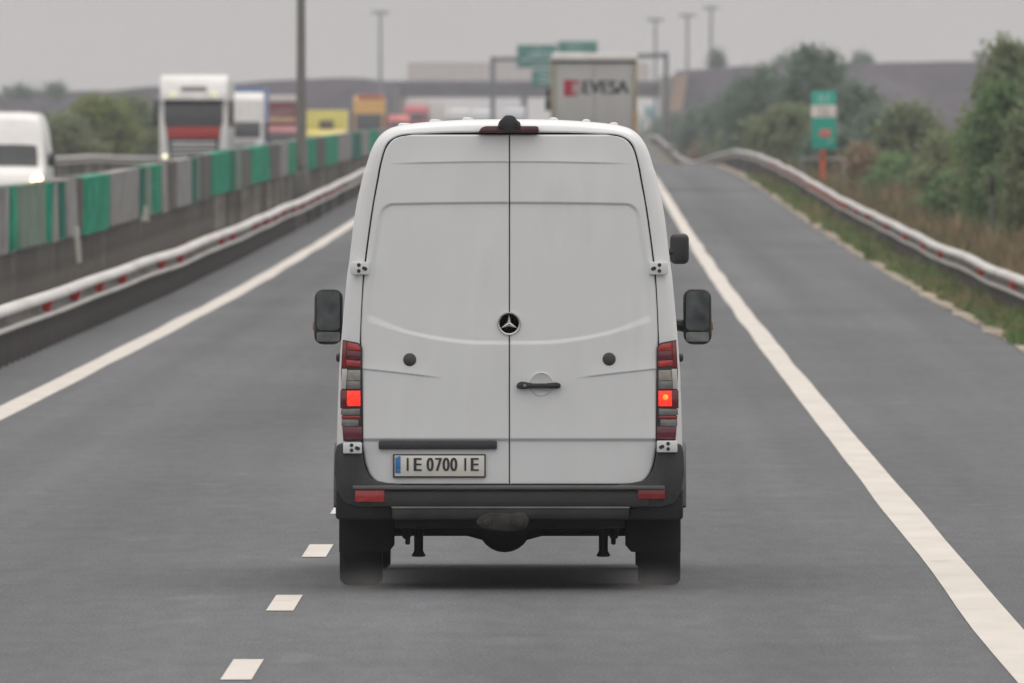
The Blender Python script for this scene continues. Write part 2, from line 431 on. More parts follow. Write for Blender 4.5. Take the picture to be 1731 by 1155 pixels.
# ------------------------------------------------------------------ guardrails
M_galv = mat('galvanised_steel', (.54, .53, .52), .45, .12, var=.12, vscale=.8, stretch=(1, .3, 3), col2=(.42, .39, .36), c2scale=.7, c2lo=.5, c2hi=.75)
M_groove = mat('shaded_grimy_groove', (.20, .19, .18), .7, .1, var=.25, vscale=1.2, stretch=(1, .4, 1), col2=(.12, .10, .09), c2scale=.8)
M_post = mat('weathered_post', (.115, .11, .106), .8, .1, var=.4, vscale=2, island=.6)
M_refl = mat('red_reflector', (.46, .022, .02), .35)
M_refl2 = mat('orange_red_reflector', (.68, .07, .035), .35)
WB = [(0, 0), (.035, .006), (.098, .03), (.106, .055), (.096, .082), (.012, .104), (.0, .14), (.012, .186), (.096, .206), (.106, .235), (.098, .268), (.035, .302), (0, .31)]
M_rust = mat('red_edge', (.33, .06, .045), .6)
def guardrail(name, label, x, side, y0, y1, basez, top, pb, reflectors, nposts=100, wob=.03):
    """side = +1 when the face looks towards +x"""
    root = thing(name, label, 'guardrail', (x, y0, basez(y0)))
    ox, oy, ozz = root.location
    def cx(y): return x + wob * noise.noise(Vector((x, y * .035, 0)))
    def tz(y): return basez(y) + top(y) + wob * .8 * noise.noise(Vector((x + 4, y * .05, 0)))
    b = MB(); rows = []; y = y0
    while y <= y1:
        rows.append([(cx(y) + side * u - ox, y - oy, tz(y) - .31 + v - ozz) for u, v in WB]); y += 4
    b.rows(rows); n = len(WB)
    rows2 = [[(cx(y0 + 4 * i) - side * .004 - ox, 4 * i, tz(y0 + 4 * i) - .31 + v - ozz) for v in (0, .31)] for i in range(len(rows))]
    nw = len(WB) - 1
    b.m = [1 if 4 <= (i % nw) <= 7 else 0 for i in range(len(b.f))]        # groove faces darker: its shade put into the colour, with grime
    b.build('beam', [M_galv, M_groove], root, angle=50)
    pm = MB(); pm.box((0, 0, 0), (.07, .12, 1.0), .008); pme = pm.mesh('post', M_post)
    pts = [];  y = pb
    while y < y1: pts.append(y); y += 2.0
    first = None
    for y in pts[:nposts]:
        p = bpy.data.objects.new('post', pme); COL.objects.link(p); p.parent = root
        g = gz(x - side * .1, y); h = tz(y) - .03 - g + .2
        p.location = (cx(y) - side * .07 - ox, y - oy, g - .2 + h / 2 - ozz); p.scale = (1, 1, h)
    b = MB()
    for y in pts[nposts:]:
        g = gz(x - side * .1, y); t = tz(y) - .03
        b.bx(cx(y) - side * .07 - .035 - ox, cx(y) - side * .07 + .035 - ox, y - oy - .06, y - oy + .06, g - .1 - ozz, t - ozz)
    if pts[nposts:]:
        y = 0
        o = b.build('post', M_post, root, flat=True); o['kind'] = 'stuff'
    rm = MB(); rm.prism([(0, -.06), (.08, -.07), (.125, .06), (0, .065)], 'y', -.04, .04); 
    rme = rm.mesh('reflector', M_refl if side > 0 else M_refl2, flat=True)
    for y in reflectors:
        p = bpy.data.objects.new('reflector', rme); COL.objects.link(p); p.parent = root
        p.location = (cx(y) + side * .014 - ox, y - oy, tz(y) - .155 - ozz)
        if side < 0: p.rotation_euler = (0, 0, math.pi)
    return root
refl_l = [202.5, 214, 224.5, 235.5, 257.4, 269, 300, 309, 330, 342, 352, 363, 374, 385, 396, 407, 418, 430, 441, 452]
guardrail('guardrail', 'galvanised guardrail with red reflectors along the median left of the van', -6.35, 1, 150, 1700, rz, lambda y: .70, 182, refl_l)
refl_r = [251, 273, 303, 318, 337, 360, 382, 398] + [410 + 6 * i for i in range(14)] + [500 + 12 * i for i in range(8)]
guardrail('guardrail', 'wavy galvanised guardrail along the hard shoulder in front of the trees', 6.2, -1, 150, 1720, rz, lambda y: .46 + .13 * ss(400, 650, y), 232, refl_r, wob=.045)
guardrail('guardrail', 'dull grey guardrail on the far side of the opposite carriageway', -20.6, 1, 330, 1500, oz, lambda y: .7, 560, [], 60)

# ------------------------------------------------------------------ antiglare fence in the median
G_GREEN = mat('green_plastic', (.009, .25, .155), .6, var=.32, vscale=2.5, spec=.15)
G_DGREEN = mat('dark_green_plastic', (.015, .13, .10), .6, var=.15, spec=.15)
G_GREY = mat('grey_plastic', (.222, .222, .220), .65, var=.22, vscale=2.0, island=.28)
G_PGREEN = mat('faded_green_plastic', (.13, .19, .15), .65, var=.2, vscale=2.0, island=.25)
G_BROWN = mat('brown_plastic', (.10, .092, .09), .7, var=.2, island=.2)
RUNS = [(-60, 0, 'y'), (0, 15, 'y'), (15, 32, 'g'), (32, 78, 'p'), (78, 88, 'g'), (88, 100, 'y'), (100, 113, 'd'), (113, 133, 'y'), (133, 140, 'b'), (140, 185, 'g'),
        (185, 235, 'y'), (235, 245, 'd'), (245, 258, 'p'), (258, 273, 'g'), (273, 285, 'y'), (285, 298, 'b'), (298, 325, 'y'), (325, 332, 'd'), (332, 340, 'p'), (340, 357, 'b'),
        (357, 390, 'g'), (390, 398, 'd'), (398, 410, 'p'), (410, 425, 'b'), (425, 457, 'g'), (457, 472, 'b'), (472, 487, 'y'), (487, 500, 'g'), (500, 520, 'y'),
        (520, 535, 'g'), (535, 550, 'b'), (550, 572, 'g'), (572, 595, 'y'), (595, 612, 'd'), (612, 625, 'y'), (625, 640, 'g'), (640, 665, 'y')]
CN = {'g': (G_GREEN, 'bright green'), 'd': (G_DGREEN, 'dark green'), 'y': (G_GREY, 'dusty grey'), 'p': (G_PGREEN, 'faded green'), 'b': (G_BROWN, 'dark brown')}
fx, fy = -8.0, 180.0
fence = thing('antiglare_fence', 'antiglare fence of green and grey upright panels on dark posts in the median', 'fence', (fx, fy, oz(fy)))
fz = fence.location.z
for xa, xb, c in RUNS:
    ya, yb = 29500 * 7.85 / (993 - xa), 29500 * 7.85 / (993 - xb)
    nb = max(2, int((yb - ya) / 1.5)); b = MB()
    # one folded screen per colour: blades square to the road joined by slanting webs, 3 cm thick
    fwd = []
    for i in range(nb):
        y = ya + (yb - ya) * (i + 1) / nb - random.uniform(0, .25); a = random.uniform(-.05, .05)
        fwd += [(.15, y - a), (-.15, y + a)]
    ring = fwd + [(x - .02, y + .035) for x, y in fwd[::-1]]
    t = 1.765 + random.uniform(-.02, .02); bt = .88 + random.uniform(-.03, .03); lean = random.uniform(-.03, .03)
    lo = [(x, y - fy, oz(y) + bt - fz) for x, y in ring]; hi = [(x + lean, y - fy, oz(y) + t - fz) for x, y in ring]
    b.rows([lo, hi], True); n = len(ring); b.f += [tuple(range(n)), tuple(range(n, 2 * n))]; b.m += [0, 0]
    o = b.build('panel', CN[c][0], fence, flat=True); o['label'] = CN[c][1] + ' antiglare panels'
b = MB(); rows = []
y = fy
while y < 720:
    rows.append([(-.10 + u * -1.0, y - fy, oz(y) + .42 + v - fz) for u, v in WB]); y += 4
b.rows(rows); b.build('beam', mat('dull_beam', (.30, .29, .28), .7, .2, var=.2), fence, angle=50)
b = MB(); rows = []
for i in range(136):
    y = fy + 4 * i
    rows.append([(u, y - fy, oz(y) + .84 + v - fz) for u, v in ((-.05, 0), (.05, 0), (.05, .04), (-.05, .04))])
b.rows(rows, True); b.build('rail', mat('dark_rail', (.13, .13, .125), .7), fence)
M_fpost = mat('fence_post_grey', (.27, .26, .25), .85, .0, var=.4, vscale=2, island=.6)
pm = MB(); pm.box((0, 0, 0), (.1, .12, 1.0), .01); pme = pm.mesh('post', M_fpost)
k = 0; b = MB(); y = 212.0
while y < 700:
    g = gz(fx, y); h = oz(y) + .86 - g + .15
    if k < 100:
        p = bpy.data.objects.new('post', pme); COL.objects.link(p); p.parent = fence
        p.location = (0, y - fy, g - .15 + h / 2 - fz); p.scale = (random.uniform(.8, 1.2), 1, h)
    else: b.bx(-.05, .05, y - fy - .06, y - fy + .06, g - .15 - fz, g - .15 + h - fz)
    k += 1; y += 1.6
o = b.build('post', M_fpost, fence, flat=True); o['kind'] = 'stuff'
# two white marker slats that have come loose on the fence
M_white = mat('white_plastic', (.62, .60, .57), .5, var=.1)
b = MB(); b.box((.33, 262.5 - fy, oz(262) + .80 - fz), (.085, .03, .55), .01, Matrix.Rotation(-.09, 3, 'Y')); b.build('marker_slat', M_white, fence)
b = MB(); b.prism([(-.02, 0), (.02, 0), (.075, -.27), (-.075, -.27)], 'y', -.02, .02)
b.v = [(v[0] + .3, v[1] + 304 - fy, v[2] + oz(304) + 1.12 - fz) for v in b.v]; b.build('marker_slat', M_white, fence)

# ------------------------------------------------------------------ light pole in the median
M_pole = mat('grey_pole', (.20, .195, .185), .6, .3, var=.12, vscale=1.5)
px, py = -7.0, 427.0
lp = thing('light_pole', 'tall grey lighting pole rising out of the median behind the guardrail', 'light pole', (px, py, gz(px, py)))
b = MB(); b.tube([(0, 0, 0), (0, 0, .6), (0, 0, 1.2), (-.02, 0, 12)], [.15, .14, .125, .07], 16); b.build('pole', M_pole, lp)
b = MB(); b.prism([(-.32, 0), (.32, 0), (.2, .55), (.13, 1.05), (-.13, 1.05), (-.2, .65)], 'y', -.25, .25, .03); b.build('base', mat('pole_base', (.16, .155, .15), .85, var=.2), lp)
for s in (-1, 1):
    b = MB(); b.tube([(-.02, 0, 11.8), (s * .5 - .02, 0, 12.3), (s * 1.4, 0, 12.5)], [.045, .04, .035], 8); a = b.build('arm', M_pole, lp)
    b = MB(); b.box((s * 1.7, 0, 12.5), (.75, .3, .14), .05); b.build('lamp_head', M_pole, a)

# ------------------------------------------------------------------ high masts by the interchange
M_mast = mat('mast_steel', (.24, .25, .26), .6, .2)
def mast_base():
    t = thing('high_mast_light', 'x', 'light mast', (0, 0, 0), group='high mast lights around the interchange')
    b = MB(); b.tube([(0, 0, 0), (0, 0, 1)], [.26, .15], 12); b.build('mast', M_mast, t)
    b = MB(); b.lathe([(.2, .15), (.75, .05), (.78, -.1), (.2, -.2)], (0, 0, 0), 'z', 16)
    for k in range(8):
        a = k * math.pi / 4; b.box((.85 * math.cos(a), .85 * math.sin(a), -.1), (.42, .36, .3), .04, Matrix.Rotation(a, 3, 'Z'))
    b.build('floodlight_ring', M_mast, t)
    return t
mb0 = None
for (qx, qt, Y, lab) in [(643, 20, 2055, 'pale high mast light standing alone left of the overpass'),
                         (1108, 32, 2150, 'shortest of the three high mast lights right of the gantry'),
                         (1162, 25, 2150, 'middle one of the three high mast lights right of the gantry'),
                         (1202, 12, 2150, 'tallest of the three high mast lights, next to the small tree on the embankment')]:
    s = F / Y; X = (qx - 993) / s; zt = CAMZ + (212 - qt) / s
    if mb0 is None: mb0 = m = mast_base()
    else: m = copy_tree(mb0)
    g = .5; m.location = (X, Y, g); m['label'] = lab
    for c in kids(m):
        if c.name.startswith('mast'): c.scale = (1, 1, zt - g)
        else: c.location = (0, 0, zt - g)

# ------------------------------------------------------------------ vegetation
M_bark = mat('bark', (.07, .055, .045), .9, var=.3, vscale=4, bump=.5, bscale=12)
def leaf(name, col, col2, isl=.45):
    m = bpy.data.materials.new(name); m.use_nodes = True
    t = m.node_tree; t.nodes.clear(); N = t.nodes.new; L = t.links.new
    out = N('ShaderNodeOutputMaterial'); tcn = N('ShaderNodeTexCoord'); nz = N('ShaderNodeTexNoise'); nz.inputs['Scale'].default_value = .8; nz.inputs['Detail'].default_value = 4
    L(tcn.outputs['Object'], nz.inputs['Vector'])
    r = N('ShaderNodeMapRange'); r.inputs['From Min'].default_value = .35; r.inputs['From Max'].default_value = .65; L(nz.outputs[0], r.inputs['Value'])
    mxx = N('ShaderNodeMixRGB'); mxx.inputs['Color1'].default_value = (*col, 1); mxx.inputs['Color2'].default_value = (*col2, 1); L(r.outputs[0], mxx.inputs['Fac'])
    g = N('ShaderNodeNewGeometry'); ir = N('ShaderNodeMapRange'); ir.inputs['To Min'].default_value = 1.42 - isl; ir.inputs['To Max'].default_value = 1.42 + isl
    L(g.outputs['Random Per Island'], ir.inputs['Value'])
    sc = N('ShaderNodeVectorMath'); sc.operation = 'SCALE'; L(mxx.outputs[0], sc.inputs[0]); L(ir.outputs[0], sc.inputs['Scale'])
    d = N('ShaderNodeBsdfDiffuse'); tr = N('ShaderNodeBsdfTranslucent'); L(sc.outputs[0], d.inputs[0]); L(sc.outputs[0], tr.inputs[0])
    ms = N('ShaderNodeMixShader'); ms.inputs[0].default_value = .45; L(d.outputs[0], ms.inputs[1]); L(tr.outputs[0], ms.inputs[2]); L(ms.outputs[0], out.inputs[0])
    MATS[name] = m; return m
LEAF = [leaf('leaf_green', (.145, .225, .105), (.11, .17, .09)), leaf('leaf_grey_green', (.15, .20, .155), (.12, .165, .135)),
        leaf('leaf_yellow_green', (.21, .24, .085), (.14, .185, .085)), leaf('leaf_olive', (.19, .21, .12), (.145, .185, .115)), leaf('leaf_russet', (.24, .18, .12), (.19, .165, .10))]
def plant(name, label, cat, x, y, h, w, kind=0, nclump=150, lf=.16, group=None, trunk=True, per=14, sink=0.0, z=None):
    g = gz(x, y) if z is None else z
    t = thing(name, label, cat, (x, y, g - .05 - sink), 0, group)
    rnd = random.Random(int(x * 131 + y * 17))
    low = .05 if cat == 'bush' else .14
    b = MB()
    nst = 5 if cat == 'bush' else 3
    tips = []
    for k in range(nst):
        a = rnd.uniform(0, 6.28); sp = w * rnd.uniform(.12, .5)
        p0 = Vector((.12 * w * math.cos(a) * (k > 0), .12 * w * math.sin(a) * (k > 0), -.1)); p2 = Vector((sp * math.cos(a), sp * math.sin(a), h * rnd.uniform(.55, .92)))
        p1 = p0.lerp(p2, .5) + Vector((-.12 * sp * math.cos(a), -.12 * sp * math.sin(a), .1 * h))
        r0 = (.022 if cat == 'bush' else .035) * h * (1.0 if k == 0 else .6)
        b.tube([p0, p1, p2], [r0, r0 * .6, r0 * .15], 7); tips.append((p1, p2))
        for q in range(3):
            f = rnd.uniform(.35, .8); s0 = p0.lerp(p2, f) ; aa = rnd.uniform(0, 6.28)
            b.tube([s0, s0 + Vector((w * .3 * math.cos(aa), w * .3 * math.sin(aa), h * .16))], [r0 * .35, r0 * .08], 5)
    b.build('trunk' if cat == 'tree' else 'stem', M_bark, t)
    # uneven crown: leaf clumps fill a rounded envelope, broken by hollows, with thin sprays sticking out
    vs = []; fs = []; sd = Vector((x * .7, y * .31, 2.0)); c = 0; tries = 0
    while c < nclump and tries < nclump * 6:
        tries += 1
        t_ = rnd.random() ** .85; zz = h * (low + (1.0 - low) * t_); a = rnd.uniform(0, 6.283)
        prof = math.sqrt(max(.02, 1 - ((t_ - .42) / .60) ** 2))
        lob = 1 + .55 * noise.noise(Vector((math.cos(a) * 1.1, math.sin(a) * 1.1, zz / h * 3.2)) + sd)
        spray = rnd.random() < .10
        rr = w * .5 * prof * lob * (math.sqrt(rnd.random()) if not spray else rnd.uniform(1.0, 1.25))
        zz = zz * (1 + (.06 * rnd.random() if spray else 0)) * (1 + .13 * noise.noise(Vector((math.cos(a), math.sin(a), 7)) + sd) * t_)
        p = Vector((rr * math.cos(a), rr * math.sin(a), zz))
        if not spray and noise.noise(p * (2.6 / w) + sd) < -.12: continue
        c += 1; cr = rnd.uniform(.6, 1.6) * lf * (2.0 if not spray else 1.5)
        for k in range(per if not spray else per // 2):
            q = p + Vector((rnd.gauss(0, cr * .5), rnd.gauss(0, cr * .5), rnd.gauss(0, cr * .6)))
            s_ = lf * rnd.uniform(.45, 1.1); u = Vector((rnd.gauss(0, 1), rnd.gauss(0, 1), rnd.gauss(0, .9))).normalized()
            v = u.cross(Vector((rnd.gauss(0, 1), rnd.gauss(0, 1), rnd.gauss(0, 1)))).normalized() * s_ * .5; u = u * s_
            o = len(vs); vs += [q - u, q + v, q + u, q - v]; fs.append((o, o + 1, o + 2, o + 3))
    b = MB(); b.add(vs, fs); b.build('crown' if cat == 'tree' else 'foliage', LEAF[kind], t, flat=True, recalc=False)
    return t
def at(px, py, Y): s = F / Y; return (px - 993) / s, CAMZ + (212 - py) / s
# (photo x, photo y of the top, width in photo px, distance, leaf kind, category, label)
PL = [(1372, 93, 112, 820, 1, 'tree', 'tall rounded grey green tree behind the green kilometre sign'),
      (1296, 118, 115, 900, 1, 'tree', 'broad hazy tree left of the green kilometre sign'),
      (1238, 150, 80, 1080, 1, 'tree', 'pale hazy tree at the left end of the roadside trees'),
      (1452, 150, 90, 770, 1, 'tree', 'grey green tree right of the green kilometre sign'),
      (1185, 185, 70, 1250, 1, 'bush', 'hazy bush low beside the bend of the distant guardrail'),
      (1140, 195, 75, 1700, 1, 'bush', 'dark far bush right of the lorry ahead'),
      (1340, 190, 120, 750, 3, 'bush', 'olive bush below the tall rounded tree, left of the sign post'),
      (1270, 205, 100, 950, 3, 'bush', 'olive bush above the crest of the right guardrail'),
      (1405, 225, 90, 640, 1, 'bush', 'dull green bush directly behind the orange sign post'),
      (1535, 185, 95, 640, 3, 'bush', 'olive green bush with a ragged top against the purple slope'),
      (1480, 200, 80, 700, 1, 'bush', 'grey green bush between the sign and the olive bush'),
      (1520, 268, 110, 560, 0, 'bush', 'fresh green rounded bush above the dry grass'),
      (1585, 235, 95, 540, 3, 'bush', 'brownish olive bush next to the fresh green bush'),
      (1650, 205, 90, 520, 2, 'bush', 'yellow green bush just left of the tall right hand tree'),
      (1716, 66, 150, 440, 3, 'tree', 'tall feathery olive tree cut by the edge of the frame'),
      (1690, 150, 120, 430, 0, 'bush', 'dense green shrub at the foot of the tall feathery tree'),
      (1740, 190, 110, 400, 3, 'bush', 'olive shrub in front of the tall feathery tree'),
      (1455, 262, 60, 600, 4, 'bush', 'low russet shrub right of the orange sign post'),
      (1600, 320, 70, 470, 0, 'bush', 'dark green low bush beside the thin grey post'),
      (1640, 290, 90, 470, 3, 'bush', 'ragged low bush behind the thin grey post'),
      (1215, 225, 70, 1160, 4, 'bush', 'low brownish bush behind the dip of the right guardrail'),
      (1810, 60, 170, 430, 3, 'tree', 'olive tree just outside the right edge of the frame'),
      (165, 172, 110, 830, 2, 'tree', 'yellow green tree between the oncoming van and the white lorry'),
      (225, 165, 100, 880, 3, 'tree', 'olive tree touching the left side of the white lorry'),
      (115, 205, 80, 800, 3, 'bush', 'olive bush just behind the oncoming van'),
      (200, 225, 120, 905, 1, 'bush', 'dark bush above the far guardrail beside the white lorry'),
      (262, 215, 80, 970, 1, 'bush', 'grey green bush half hidden by the white lorry'),
      (88, 200, 60, 1000, 1, 'bush', 'hazy bush directly beside the roof of the oncoming van')]
for (qx, qy, qw, Y, kd, cat, lab) in PL:
    X, zt = at(qx, qy, Y); s = F / Y; h = max(1.0, zt - gz(X, Y)); w = qw / s * (1.25 if 650 < Y < 1300 else 1.05)
    n = int(min(760, 200 + 48 * h * w)); 
    plant('tree' if cat == 'tree' else 'bush', lab, cat, X, Y, h, w, kd, n, .105 if Y < 600 else .15, 'roadside trees and bushes' if qx > 900 else 'trees beyond the oncoming traffic')

# ------------------------------------------------------------------ embankment, overpass
M_bank = mat('embankment_soil', (.040, .032, .046), .95, var=.35, vscale=.5, col2=(.07, .06, .072), c2scale=.09, c2lo=.45, c2hi=.65)
OV = 2100.0
def crest_l(x): return lerp_tab([(-420, 4.5), (-120, 5.6), (-71, 6.3), (-50, 7.3), (-31, 8.4), (-24, 8.0), (-22, 7.8)], x)
def crest_r(x): return lerp_tab([(9, 9.0), (16, 9.6), (24, 10.0), (52, 10.4), (120, 10.8), (420, 10)], x)
def bank(name, xs, crest, label):
    b = MB(); rows = []
    for x in xs:
        g = gz(x, OV) - 1.5; h = crest(x) + .25 * noise.noise(Vector((x * .2, 2, 1)))
        bump = lambda k: .3 * noise.noise(Vector((x * .3, k, 5)))
        L = 1.9 * (h - g)
        rows.append([(x, OV - 7 - L, g)] + [(x, OV - 7 - L * (1 - f), g + (h - g) * f + bump(f * 9)) for f in (.2, .4, .6, .8)] + [(x, OV - 7, h), (x, OV + 7, h), (x, OV + 7 + L, g)])
    b.rows(rows)
    b.add(rows[0], [tuple(range(8))]); b.add(rows[-1], [tuple(range(8))])
    return tag(b.build(name, M_bank, angle=50), label, 'embankment', kind=ST)
import itertools
def fr(a, b, n): return [a + (b - a) * i / n for i in range(n + 1)]
bank('embankment', fr(-420, -80, 30) + fr(-78, -23.3, 30), crest_l, 'hazy brown embankment carrying the overpass road to the left')
bank('embankment', fr(10.6, 80, 35) + fr(84, 420, 30), crest_r, 'hazy purple brown embankment carrying the overpass road to the right')
M_conc = mat('concrete', (.30, .29, .275), .85, var=.15, vscale=.5)
M_cdark = mat('dark_concrete', (.15, .15, .165), .85, var=.15, vscale=.4)
M_beige = mat('beige_slope_paving', (.42, .30, .22), .9, var=.12)
op = thing('overpass', 'concrete overpass crossing the motorway in the haze', 'overpass', (-6, OV, 0))
b = MB(); b.bx(-26, 26, -5.5, 5.5, 6.0, 7.35, .1); b.build('deck', M_cdark, op)
b = MB(); b.bx(-15.6, 13.5, -5.9, -5.7, 7.35, 10.2); b.build('noise_barrier', mat('barrier', (.62, .58, .58), .6, var=.1, stretch=(.5, 1, 1)), op)
b = MB(); b.bx(-26, 30, -6.0, -5.6, 7.36, 8.0, .05); b.build('parapet', M_cdark, op)
for xx, nm in ((-16.8, 0), (15.9, 1)):
    b = MB(); b.bx(xx - 1.2, xx + 1.2, -6.6, 6.6, -1, 6.0 if nm == 0 else 8.6, .08); b.build('abutment', M_conc, op)
b = MB(); b.prism([(-19.5, -1), (-16.0, -1), (-16.6, 7.2), (-19.5, 7.9)], 'y', -7.6, -6.7); b.build('wing_wall', M_conc, op)
b = MB(); b.prism([(15.5, 2.5), (16.6, 8.6), (18.0, 8.9), (17.4, 5.0), (16.6, 3.0), (16.2, 1.0)], 'y', -16.0, -7.4); b.build('slope_paving', M_beige, op)
for xx in (-1.6,):
    b = MB()
    for k in range(3): b.tube([(xx, -3.6 + 3.6 * k, -.5), (xx, -3.6 + 3.6 * k, 6.0)], .35, 12)
    b.build('pier', M_conc, op)
# skyline trees on the banks and a pale building beyond
SK = [(32, 154, 50, 2085, 'hazy tree on the left bank above the oncoming van roof'), (92, 152, 40, 2085, 'small hazy tree on the left bank near the bush'),
      (1211, 90, 26, 2110, 'small dark tree alone on the right embankment beside the tallest mast'), (1335, 105, 60, 2110, 'hazy bush on the right embankment behind the tall rounded tree'),
      (1455, 100, 40, 2110, 'faint bush on the skyline of the right embankment')]
for (qx, qy, qw, Y, lab) in SK:
    X, zt = at(qx, qy, Y); s = F / Y; z0 = (crest_l(X) if X < 0 else crest_r(X)) - .4 if Y > 2085 else (crest_l(X) - .5 if X < 0 else crest_r(X) - 1)
    plant('tree', lab, 'tree', X, Y, max(1.2, zt - z0), qw / s, 1, 130, .25, 'trees on the skyline', z=z0)
X, zt = at(1672, 88, 2300)
hb = thing('building', 'pale flat roofed building on the skyline beyond the right embankment', 'building', (X, 2300, 0))
M_pale = mat('pale_render', (.42, .41, .40), .8)
b = MB(); b.bx(-2.0, 2.0, -3, 3, 0, zt - .3); b.build('wall', M_pale, hb)
b = MB(); b.bx(-2.15, 2.15, -3.15, 3.15, zt - .298, zt); b.build('roof', M_cdark, hb)
for k in (-1, 1):
    b = MB(); b.bx(k * 1.0 - .4, k * 1.0 + .4, -3.03, -2.97, zt - 1.2, zt - .6); b.build('window', mat('window_glass', (.05, .06, .07), .15), hb)
vs = MB()
rnd = random.Random(3)
for k in range(2200):
    x = rnd.uniform(-90, 90); hh = 3.2 + 2 * noise.noise(Vector((x * .08, 0, 0)))
    p = Vector((x, 2620 + rnd.uniform(-8, 8), .2 + hh * rnd.random())); u = Vector((rnd.gauss(0, 1), rnd.gauss(0, 1), rnd.gauss(0, 1))).normalized() * .8
    v = u.cross(Vector((rnd.gauss(0, 1), rnd.gauss(0, 1), rnd.gauss(0, 1)))).normalized() * .5
    vs.add([p - u, p + v, p + u, p - v], [(0, 1, 2, 3)])
tag(vs.build('treeline', LEAF[1], flat=True, recalc=False), 'distant low treeline seen under the overpass', 'treeline', kind='stuff')

# ------------------------------------------------------------------ gantry with signs
GY = 1475.0; gzz = rz(GY); s = F / GY
gt = thing('sign_gantry', 'grey sign gantry with green direction boards spanning the carriageway beyond the lorry', 'sign gantry', (0, GY, gzz))
def gp(px, py): return (px - 993) / s, CAMZ + (212 - py) / s - gzz
M_gant = mat('gantry_steel', (.15, .155, .17), .6, .2)
x0, zb = gp(833, 100); x1, _ = gp(1126, 92)
for xx, zz in ((x0, zb), (x1, zb + .35)):
    b = MB(); b.bx(xx - .2, xx + .2, -.25, .25, -.5, zz + .25, .04); b.build('post', M_gant, gt)
b = MB(); b.prism([(x0 + .2, zb - .25), (x1 - .2, zb + .1), (x1 - .2, zb + .5), (x0 + .2, zb + .15)], 'y', -.25, .25, .03); b.build('beam', M_gant, gt)
M_sgreen = mat('sign_green', (.012, .19, .16), .5, var=.08)
M_swhite = mat('sign_white', (.45, .60, .58), .5)
def board(x0, z0, x1, z1, marks):
    b = MB(); b.bx(x0, x1, -.42, -.36, z0, z1, .01); o = b.build('sign_board', M_sgreen, gt)
    b = MB()
    for (ax, az, bx_, bz, w) in marks:
        A, B = Vector((x0 + (x1 - x0) * ax, -.43, z0 + (z1 - z0) * az)), Vector((x0 + (x1 - x0) * bx_, -.43, z0 + (z1 - z0) * bz))
        b.tube([A, B], w, 6)
    if marks: b.build('lettering', M_swhite, o)
ax, az = gp(874, 115); bx2, bz2 = gp(941, 76)
board(ax, az, bx2, bz2, [(.1, .3, .55, .55, .07), (.3, .62, .85, .66, .06), (.45, .5, .9, .45, .06), (.35, .2, .9, .2, .06), (.6, .8, .45, .85, .05)])
cx2, cz2 = gp(943, 112); dx2, dz2 = gp(1010, 70)
board(cx2, cz2, dx2, dz2, [(.25, .8, .6, .82, .06), (.2, .55, .8, .55, .06), (.2, .3, .7, .3, .06)])
ax, az = gp(899, 147); bx2, bz2 = gp(938, 118)
board(ax, az, bx2, bz2, [(.3, .3, .9, .3, .08), (.3, .6, .9, .6, .08)])
# small pale blue sign on the verge far beyond
X, zt = at(1099, 180, 1560)
sg = thing('road_sign', 'tiny pale blue road sign on the verge beyond the lorry', 'road sign', (X, 1560, gz(X, 1560)))
g0 = gz(X, 1560)
b = MB(); b.bx(-.5, .5, -.03, .03, zt - g0 - 1.0, zt - g0, .02); b.build('sign_board', mat('pale_blue_sign', (.25, .42, .46), .4), sg)
b = MB(); b.tube([(0, .06, -.3), (0, .06, zt - g0 - .1)], .05, 8); b.build('post', M_gant, sg)

# ------------------------------------------------------------------ kilometre sign
KY = 553.0; s = F / KY
kx = (1391 - 993) / s; kg = gz(kx, KY)
ks = thing('kilometre_sign', 'green kilometre sign with white band on an orange post', 'road sign', (kx, KY, kg))
def kp(px, py): return (px - 1391) / s, CAMZ + (212 - py) / s - kg
M_kgreen = mat('sign_bright_green', (.012, .40, .31), .5, var=.06)
l, t_ = kp(1372, 155); r_, b_ = kp(1413, 252)
b = MB(); b.bx(l, r_, -.03, .03, b_, t_, .015); b.build('sign_board', M_kgreen, ks)
_, w0 = kp(0, 198); _, w1 = kp(0, 178)
b = MB(); b.bx(l - .02, r_ + .02, -.038, -.032, w0, w1); b.build('white_band', mat('sign_band', (.78, .70, .68), .5), ks)
b = MB(); add_text(b, 'A1', .36, (0, -.034, (w1 + t_) / 2)); b.build('lettering', mat('sign_lettering', (.55, .66, .62), .5), ks)
b = MB(); add_text(b, '22', .36, (0, -.042, (w0 + w1) / 2)); b.build('lettering', mat('sign_lettering_grey', (.34, .30, .29), .5), ks)
ra, rb = kp(1385, 232); rc, rd = kp(1404, 219)
b = MB(); b.bx(ra, rc, -.038, -.032, rb, rd, .002); b.build('red_panel', mat('sign_red', (.62, .20, .17), .5), ks)
b = MB(); b.tube([(kp(1392, 0)[0] + .12, -.034, b_ + .15), (kp(1400, 0)[0] + .12, -.034, rb - .05)], .02, 6);
b.build('lettering', MATS['sign_lettering'], ks)
b = MB(); b.bx(-.095, .095, .035, .11, -.4, b_ + .4, .01); b.build('post', mat('orange_post', (.62, .13, .045), .6, var=.2, vscale=6, col2=(.3, .06, .03), c2scale=3), ks)
# low grey frame by the sign
X, zt = at(1392, 269, 575); g0 = gz(X, 575)
fr_ = thing('handrail', 'low grey metal handrail behind the kilometre sign', 'handrail', (X, 575, g0))
b = MB(); b.tube([(-.75, 0, zt - g0), (.75, 0, zt - g0)], .035, 8); b.build('rail', M_conc, fr_)
for xx in (-.7, .7):
    b = MB(); b.tube([(xx, 0, -.2), (xx, 0, zt - g0 - .03)], .035, 8); b.build('post', M_conc, fr_)
